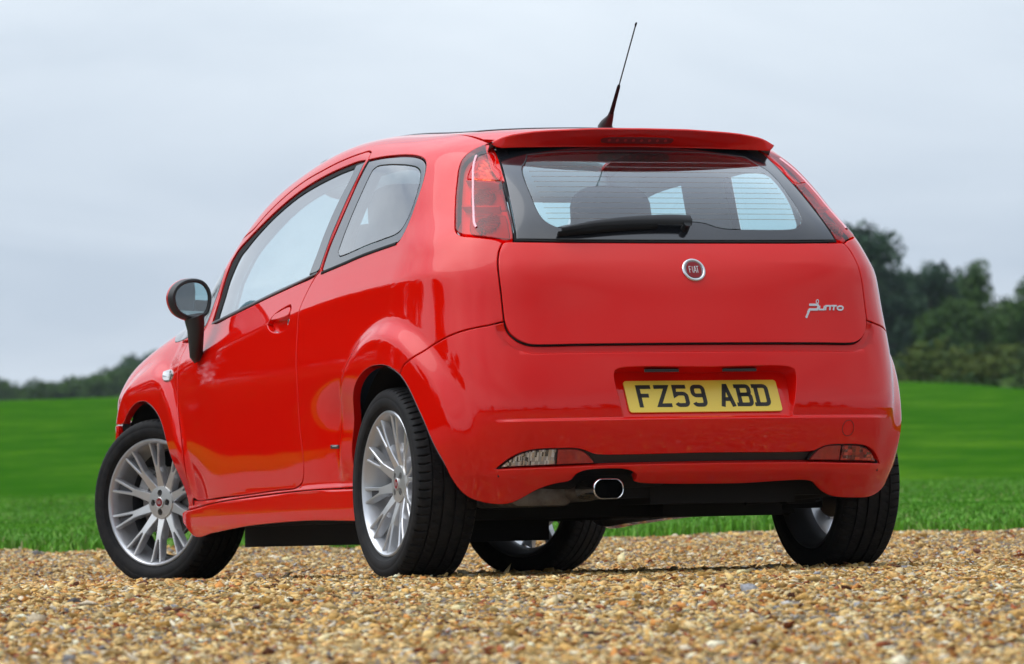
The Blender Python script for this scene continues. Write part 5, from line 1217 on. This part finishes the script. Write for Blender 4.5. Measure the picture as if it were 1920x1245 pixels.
# ---- grass blades near the edge of the gravel
def blades(N,tr,width,seed,name,hgt):
    rg=np.random.default_rng(seed); u=rg.random(N)**1.9; t=tr[0]+(tr[1]-tr[0])*u; s=(rg.random(N)*2-1)*width(t)
    e=edge(s); k=t>e+rg.normal(0,.10,N)+.1; t=t[k];s=s[k]; n=len(t)
    cl=.55+.9*(vnoise(t/.35,s/.35,21)+.5)
    near=1-.45*sst(1.2,4,t-edge(s))
    h=hgt*rg.uniform(.5,1.25,n)*cl*near; wd=rg.uniform(.0028,.0055,n)*(1+t/60); a=rg.uniform(0,np.pi,n); ln=rg.normal(0,.45,n)*h; ln2=rg.normal(0,.45,n)*h
    B=W3(t,s,gz(t,s)+.0); ca,sa=np.cos(a)*wd,np.sin(a)*wd
    V=np.zeros((n,5,3)); V[:,0]=B+np.stack([-ca,-sa,0*ca-.02],-1); V[:,1]=B+np.stack([ca,sa,0*ca-.02],-1)
    md=B+np.stack([ln*.35,ln2*.35,h*.62],-1); V[:,2]=md+np.stack([ca*.7,sa*.7,0*ca],-1); V[:,3]=md+np.stack([-ca*.7,-sa*.7,0*ca],-1); V[:,4]=B+np.stack([ln,ln2,h],-1)
    i=(np.arange(n)*5)[:,None]
    Fi=np.concatenate([i+np.array([[0,1,2]]),i+np.array([[0,2,3]]),i+np.array([[3,2,4]])],0); nf=len(Fi)
    me=bpy.data.meshes.new(name); me.vertices.add(n*5); me.vertices.foreach_set('co',V.reshape(-1)); me.loops.add(nf*3); me.loops.foreach_set('vertex_index',Fi.reshape(-1).astype(np.int32)); me.polygons.add(nf)
    me.polygons.foreach_set('loop_start',np.arange(0,nf*3,3,dtype=np.int32)); me.update(calc_edges=True)
    c0=np.array([(.125,.36,.020),(.085,.27,.014),(.165,.42,.036),(.26,.45,.08),(.40,.38,.17)]); col=c0[rg.choice(5,n,p=[.40,.25,.23,.09,.03])]*rg.uniform(.75,1.2,(n,1))
    at=me.color_attributes.new('stone_colour','FLOAT_COLOR','POINT'); at.data.foreach_set('color',np.concatenate([np.repeat(col,5,0),np.ones((n*5,1))],1).reshape(-1))
    o=link(name,me,BLADE); o['kind']='stuff'; return o
def f_attr(m,b,Nn,Ln,tcn):
    a=Nn.new('ShaderNodeAttribute'); a.attribute_name='stone_colour'; Ln.new(a.outputs[0],b.inputs['Base Color'])
BLADE=mat('grass_blade',(.05,.2,.02),.55,spec=.25,fn=f_attr)
o=blades(190000,(22.6,46),lambda t:.11*t+.5,5,'grass_blades',.048); o['label']='short green grass beyond the edge of the gravel'
# ------------------------------------------------------------------ trees
LEAFM={}
def leafmat(name,c0,c1,c2):
    def f(m,b,Nn,Ln,tcn):
        z=nd(Nn,'ShaderNodeTexNoise',Scale=1.3,Detail=3.0); Ln.new(tcn.outputs['Object'],z.inputs['Vector'])
        r=Nn.new('ShaderNodeValToRGB'); Ln.new(z.outputs[0],r.inputs[0]); el=r.color_ramp.elements; el[0].position=.35; el[0].color=(*c0,1); el[1].position=.68; el[1].color=(*c2,1); e=el.new(.5); e.color=(*c1,1); Ln.new(r.outputs[0],b.inputs['Base Color'])
    return mat(name,c1,.85,spec=.1,fn=f)
PINE=leafmat('dark_pine_foliage',(.022,.050,.034),(.038,.078,.046),(.062,.112,.056))
BROAD=leafmat('mid_green_foliage',(.026,.060,.015),(.048,.100,.022),(.085,.150,.032))
OLIVE=leafmat('olive_bush_foliage',(.030,.055,.010),(.060,.088,.014),(.105,.13,.024))
BARK=mat('tree_bark',(.07,.055,.04),.9)
def crown(kind,seed,H,R,nleaf,leaf,m):
    rg=np.random.default_rng(seed); pts=[]
    if kind=='pine':
        for k in range(26):
            a=rg.uniform(0,2*np.pi); q=rg.uniform(-.95,1); rr=math.sqrt(max(0,1-q*q*.9))*R*.68*rg.uniform(.3,1.1); pts.append((rr*math.cos(a),rr*math.sin(a),H*(.58+.34*q),R*rg.uniform(.26,.46),H*rg.uniform(.07,.12)))
    elif kind=='conifer':
        for k in range(30):
            f=k/29; z=H*(.06+.93*f); r=R*(1-f)*rg.uniform(.8,1.1)+.03*R; a=rg.uniform(0,2*np.pi); pts.append((r*.3*math.cos(a),r*.3*math.sin(a),z,r*.8,H*.045))
    elif kind=='round':
        for k in range(26):
            a=rg.uniform(0,2*np.pi); q=rg.uniform(-.9,1); rr=math.sqrt(max(0,1-q*q))*R*.72*rg.uniform(.5,1.1); pts.append((rr*math.cos(a),rr*math.sin(a),H*(.60+.30*q),R*rg.uniform(.22,.42),H*rg.uniform(.08,.15)))
    else:
        for k in range(18):
            a=rg.uniform(0,2*np.pi); rr=R*.8*math.sqrt(rg.random()); pts.append((rr*math.cos(a),rr*math.sin(a),H*rg.uniform(.2,.78)*(1-.3*rr/R),R*rg.uniform(.2,.38),H*rg.uniform(.14,.24)))
    pts=np.array(pts); w=pts[:,3]**2*pts[:,4]**.5; ch=rg.choice(len(pts),nleaf,p=w/w.sum()); c=pts[ch]
    d=rg.normal(size=(nleaf,3)); d/=np.linalg.norm(d,axis=1,keepdims=True); rad=rg.random(nleaf)**.4
    P=c[:,:3]+d*rad[:,None]*np.stack([c[:,3],c[:,3],c[:,4]],-1); P[:,2]=np.maximum(P[:,2],.02*H)
    nrm=d+rg.normal(0,.5,(nleaf,3)); nrm/=np.linalg.norm(nrm,axis=1,keepdims=True)
    t1=np.cross(nrm,rg.normal(size=(nleaf,3))); t1/=np.linalg.norm(t1,axis=1,keepdims=True); t2=np.cross(nrm,t1); L_=leaf*rg.uniform(.6,1.4,(nleaf,1))
    V=np.stack([P-t1*L_,P+t2*L_*.6,P+t1*L_,P-t2*L_*.6],1); n=nleaf
    me=bpy.data.meshes.new('crown'); me.vertices.add(n*4); me.vertices.foreach_set('co',V.reshape(-1)); me.loops.add(n*4); me.loops.foreach_set('vertex_index',np.arange(n*4,dtype=np.int32)); me.polygons.add(n); me.polygons.foreach_set('loop_start',np.arange(0,n*4,4,dtype=np.int32)); me.update(calc_edges=True); me.materials.append(m)
    # trunk and limbs
    V=[];Fc=[]
    def lim(a,b,r0,r1):
        v,f=tube([a,tuple((np.array(a)+np.array(b))/2+rg.normal(0,.02*H,3)*(1,1,0)),b],[r0,(r0+r1)/2,r1],6); q=len(V); V.extend(v); Fc.extend([tuple(x+q for x in ff) for ff in f])
    top=.92 if kind in('pine','conifer') else .6
    lim((0,0,-.1*H),(0,0,H*top),H*.022,H*.006)
    for k in rg.choice(len(pts),min(9,len(pts)),replace=False):
        p=pts[k]; lim((0,0,max(.05*H,p[2]-.12*H)),(p[0],p[1],p[2]),H*.009,H*.003)
    t=bpy.data.meshes.new('trunk'); t.from_pydata(V,[],Fc); t.materials.append(BARK)
    return me,t
PROTO={('pine',0):crown('pine',1,10,2.6,5200,.16,PINE),('pine',1):crown('pine',2,10,3.1,5200,.17,PINE),('pine',2):crown('pine',12,10,2.1,4600,.15,PINE),
 ('conifer',0):crown('conifer',3,10,2.2,4200,.15,PINE),('round',0):crown('round',4,9,3.3,5200,.17,BROAD),('round',1):crown('round',5,8,3.6,5200,.17,BROAD),
 ('bush',0):crown('bush',6,3.4,2.8,3000,.10,BROAD),('bush',1):crown('bush',7,3.0,2.6,3000,.10,OLIVE),('bush',2):crown('bush',8,3.6,2.6,3000,.10,PINE)}
def tree(kind,var,t,s,H,name,label,cat,group=None,wide=1.0,base=None):
    me,tr=PROTO[(kind,var)]; h0={'pine':10,'conifer':10,'round':9 if var==0 else 8,'bush':(3.4,3.0,3.6)[var]}[kind]
    z=float(gz(np.array(t*1.0),np.array(s*1.0))) if base is None else base
    p=W3(np.array(t*1.0),np.array(s*1.0),np.array(z)); e=bpy.data.objects.new(name,None); COL.objects.link(e); e.location=p; k=H/h0; e.scale=(k*wide,k*wide,k); e.rotation_euler=(0,0,rng.uniform(0,6.28))
    tag(e,label,cat,group)
    for nm,m_ in (('crown',me),('trunk',tr)):
        o=bpy.data.objects.new(nm,m_); COL.objects.link(o); o.parent=e
    return e
def at_px(px,py,t):
    """metres right of the view axis and height seen at a picture position, t metres ahead"""
    y=py-.0224*(px-960)*-1; a=(px-960)/FPX; z=CAM[2]+t*((1022.5-(py+.0224*(px-960)))/FPX); return a*t,z
def put(kind,var,px,top,t,name,label,cat,group=None,wide=1.0):
    s,z=at_px(px,top,t); b=float(gz(np.array(t*1.0),np.array(s*1.0))); return tree(kind,var,t,s,max(z-b,.8)*1.02,name,label,cat,group,wide)
GP='dark pines behind the mound on the right'
for a in [('pine',1,1612,415,205,'pine_tree','tallest dark pine, rising just behind the right rear corner of the car',.95),
          ('pine',0,1655,470,212,'pine_tree','dark pine right beside the tallest one, partly merging with it',.8),
          ('pine',2,1700,503,220,'pine_tree','low rounded dark pine left of the middle of the right-hand wood',1.1),
          ('pine',1,1745,490,214,'pine_tree','broad dark pine in the middle of the right-hand wood',.85),
          ('pine',0,1790,500,222,'pine_tree','dark pine just left of the lighter leafy tree',.8)]:
    k,v,px_,top,t,nm,lb,wd=a; put(k,v,px_,top,t,nm,lb,'pine tree',GP,wd)
put('round',0,1850,487,206,'leafy_tree','lighter green leafy tree at the right end of the wood','tree',None,.72)
put('round',1,1790,560,199,'leafy_tree','mid-green leafy tree in front of the pines, below the lighter tree','tree',None,.9)
put('round',0,1955,515,196,'leafy_tree','leafy tree whose edge just enters at the right border','tree',None,.85)
put('round',1,1888,565,201,'leafy_tree','small pale leafy tree in the gap before the right border','tree',None,.7)
GB='bushes along the foot of the wood on the right'
for px_,top,v,lb,wd in [(1688,640,0,'green bush nearest the car in the row below the wood',1.5),(1730,628,1,'olive bush second from the car in the row below the wood',1.5),(1775,600,1,'tall yellowish-olive bush in the middle of the row',1.2),(1815,632,0,'bright green bush left of the dark one',1.5),
                        (1862,588,2,'large dark bush near the right border',1.3),(1905,612,1,'olive bush at the right border in front of the dark one',1.3),(1838,655,1,'low olive bush at the crest of the mound',1.6),(1925,660,0,'low green bush running off the right border',1.7),(1660,650,0,'bush half hidden by the right side of the car',1.6)]:
    put('bush',v,px_,top,rng.uniform(140,165),'bush',lb,'bush',GB,wd)
GT='distant trees on the left horizon'
for k,(px_,top,kd,v,lb) in enumerate([(10,712,'round',1,'low distant tree at the left border'),(48,712,'round',0,'second distant tree from the left border'),(85,714,'round',1,'third distant tree from the left, before the dip'),(118,722,'round',0,'lowest distant tree, in the dip of the tree line'),(152,702,'round',1,'rounded distant tree right of the dip'),
      (185,706,'round',0,'distant tree between the rounded one and the taller clump'),(213,686,'round',1,'distant tree at the start of the taller clump'),(240,668,'pine',1,'dark tall distant tree left of the car bonnet'),(268,660,'round',0,'tallest distant tree, touching the outline of the bonnet'),(300,655,'pine',0,'distant tree hidden behind the front wing of the car'),(-25,708,'round',0,'distant tree cut by the left border')]):
    put(kd,v,px_,top,380+rng.uniform(-20,20),'distant_tree',lb,'tree',GT,1.15)
# the wood that stands round the drive outside the picture: only its mirror image shows in the paint
def woodland():
    rg=np.random.default_rng(99); VV=[];n0=0; mats=[]
    def put_(kind,var,az,d,H,wide=1.0):
        nonlocal n0
        me=PROTO[(kind,var)][0]; n=len(me.vertices); co=np.empty(n*3); me.vertices.foreach_get('co',co); co=co.reshape(-1,3)
        h0={'pine':10,'conifer':10,'round':9 if var==0 else 8,'bush':3}[kind]; k=H/h0; a=rg.uniform(0,6.28)
        co=co.reshape(-1,4,3)[::1]; co=co[rg.random(len(co))<.7].reshape(-1,3)*[k*wide,k*wide,k]; co=np.stack([co[:,0]*math.cos(a)-co[:,1]*math.sin(a),co[:,0]*math.sin(a)+co[:,1]*math.cos(a),co[:,2]],-1)
        co[:,0]+=d*math.sin(az); co[:,1]+=d*math.cos(az)+.5; co[:,2]+=-.3; VV.append(co.astype(np.float32))
    for k in range(30):     # left side, from just outside the frame round to the back
        az=math.radians(-4-k*4.2+rg.uniform(-1.5,1.5)); d=rg.uniform(30,40)
        
        if 49<math.degrees(-az)<60 or math.degrees(-az)>84: continue
        put_(*[('pine',0),('round',0),('pine',1),('round',1)][k%4],az,d*.9,rg.uniform(6.6,8.8),1.15)
    for k in range(34):
        az=math.radians(128+k*4.0+rg.uniform(-1.5,1.5)); d=rg.uniform(58,76)
        kd=[('conifer',0),('round',0),('round',1),('pine',1),('conifer',0)][k%5]
        put_(*kd,az,d,rg.uniform(4.5,7.5)*(1.25 if kd[0]=='conifer' else 1),.9)
    for k in range(44):
        az=math.radians(-3-k*2.0+rg.uniform(-.8,.8))
        put_('bush',k%2,az,rg.uniform(24,27),rg.uniform(2.6,4.0),1.1)
    for k in range(40):
        az=math.radians(126+k*3.4+rg.uniform(-1,1)); put_('bush',k%2,az,rg.uniform(54,58),rg.uniform(2.2,3.6),1.5)
    V=np.concatenate(VV); n=len(V)//4
    me=bpy.data.meshes.new('woodland'); me.vertices.add(n*4); me.vertices.foreach_set('co',V.reshape(-1)); me.loops.add(n*4); me.loops.foreach_set('vertex_index',np.arange(n*4,dtype=np.int32)); me.polygons.add(n); me.polygons.foreach_set('loop_start',np.arange(0,n*4,4,dtype=np.int32)); me.update(calc_edges=True)
    o=link('woodland',me,BROAD2); o['kind']='stuff'; o['label']='wood around the drive, seen only as a reflection in the car paint'
BROAD2=leafmat('wood_foliage',(.012,.035,.010),(.025,.060,.014),(.05,.095,.022))
woodland()
# ground behind the photographer
bm=bmesh.new(); vs=[bm.verts.new(v) for v in ((-120,-110,-1.2),(120,-110,-1.2),(120,12,-1.2),(-120,12,-1.2))]; bm.faces.new(vs)
o=bm_obj('ground',bm,mat('far_grass_ground',(.045,.12,.02),.95,fn=f_var((.035,.10,.014),(.07,.15,.03),.6))); o['kind']='structure'
def haze():
    c=W3(np.array(430.),np.array(0.),np.array(0.)); bm=bmesh.new(); box(bm,Vector((c[0],c[1],8.0)),(1500,1500,60))
    m=bpy.data.materials.new('haze_air'); m.use_nodes=True; Nn=m.node_tree.nodes; Nn.clear(); o=Nn.new('ShaderNodeOutputMaterial'); v=Nn.new('ShaderNodeVolumePrincipled')
    v.inputs['Color'].default_value=(.80,.88,1,1); v.inputs['Density'].default_value=.00014; v.inputs['Anisotropy'].default_value=.2; m.node_tree.links.new(v.outputs[0],o.inputs['Volume'])
    o=bm_obj('haze',bm,m); o['kind']='stuff'
haze()
print('script',time.time()-T0)
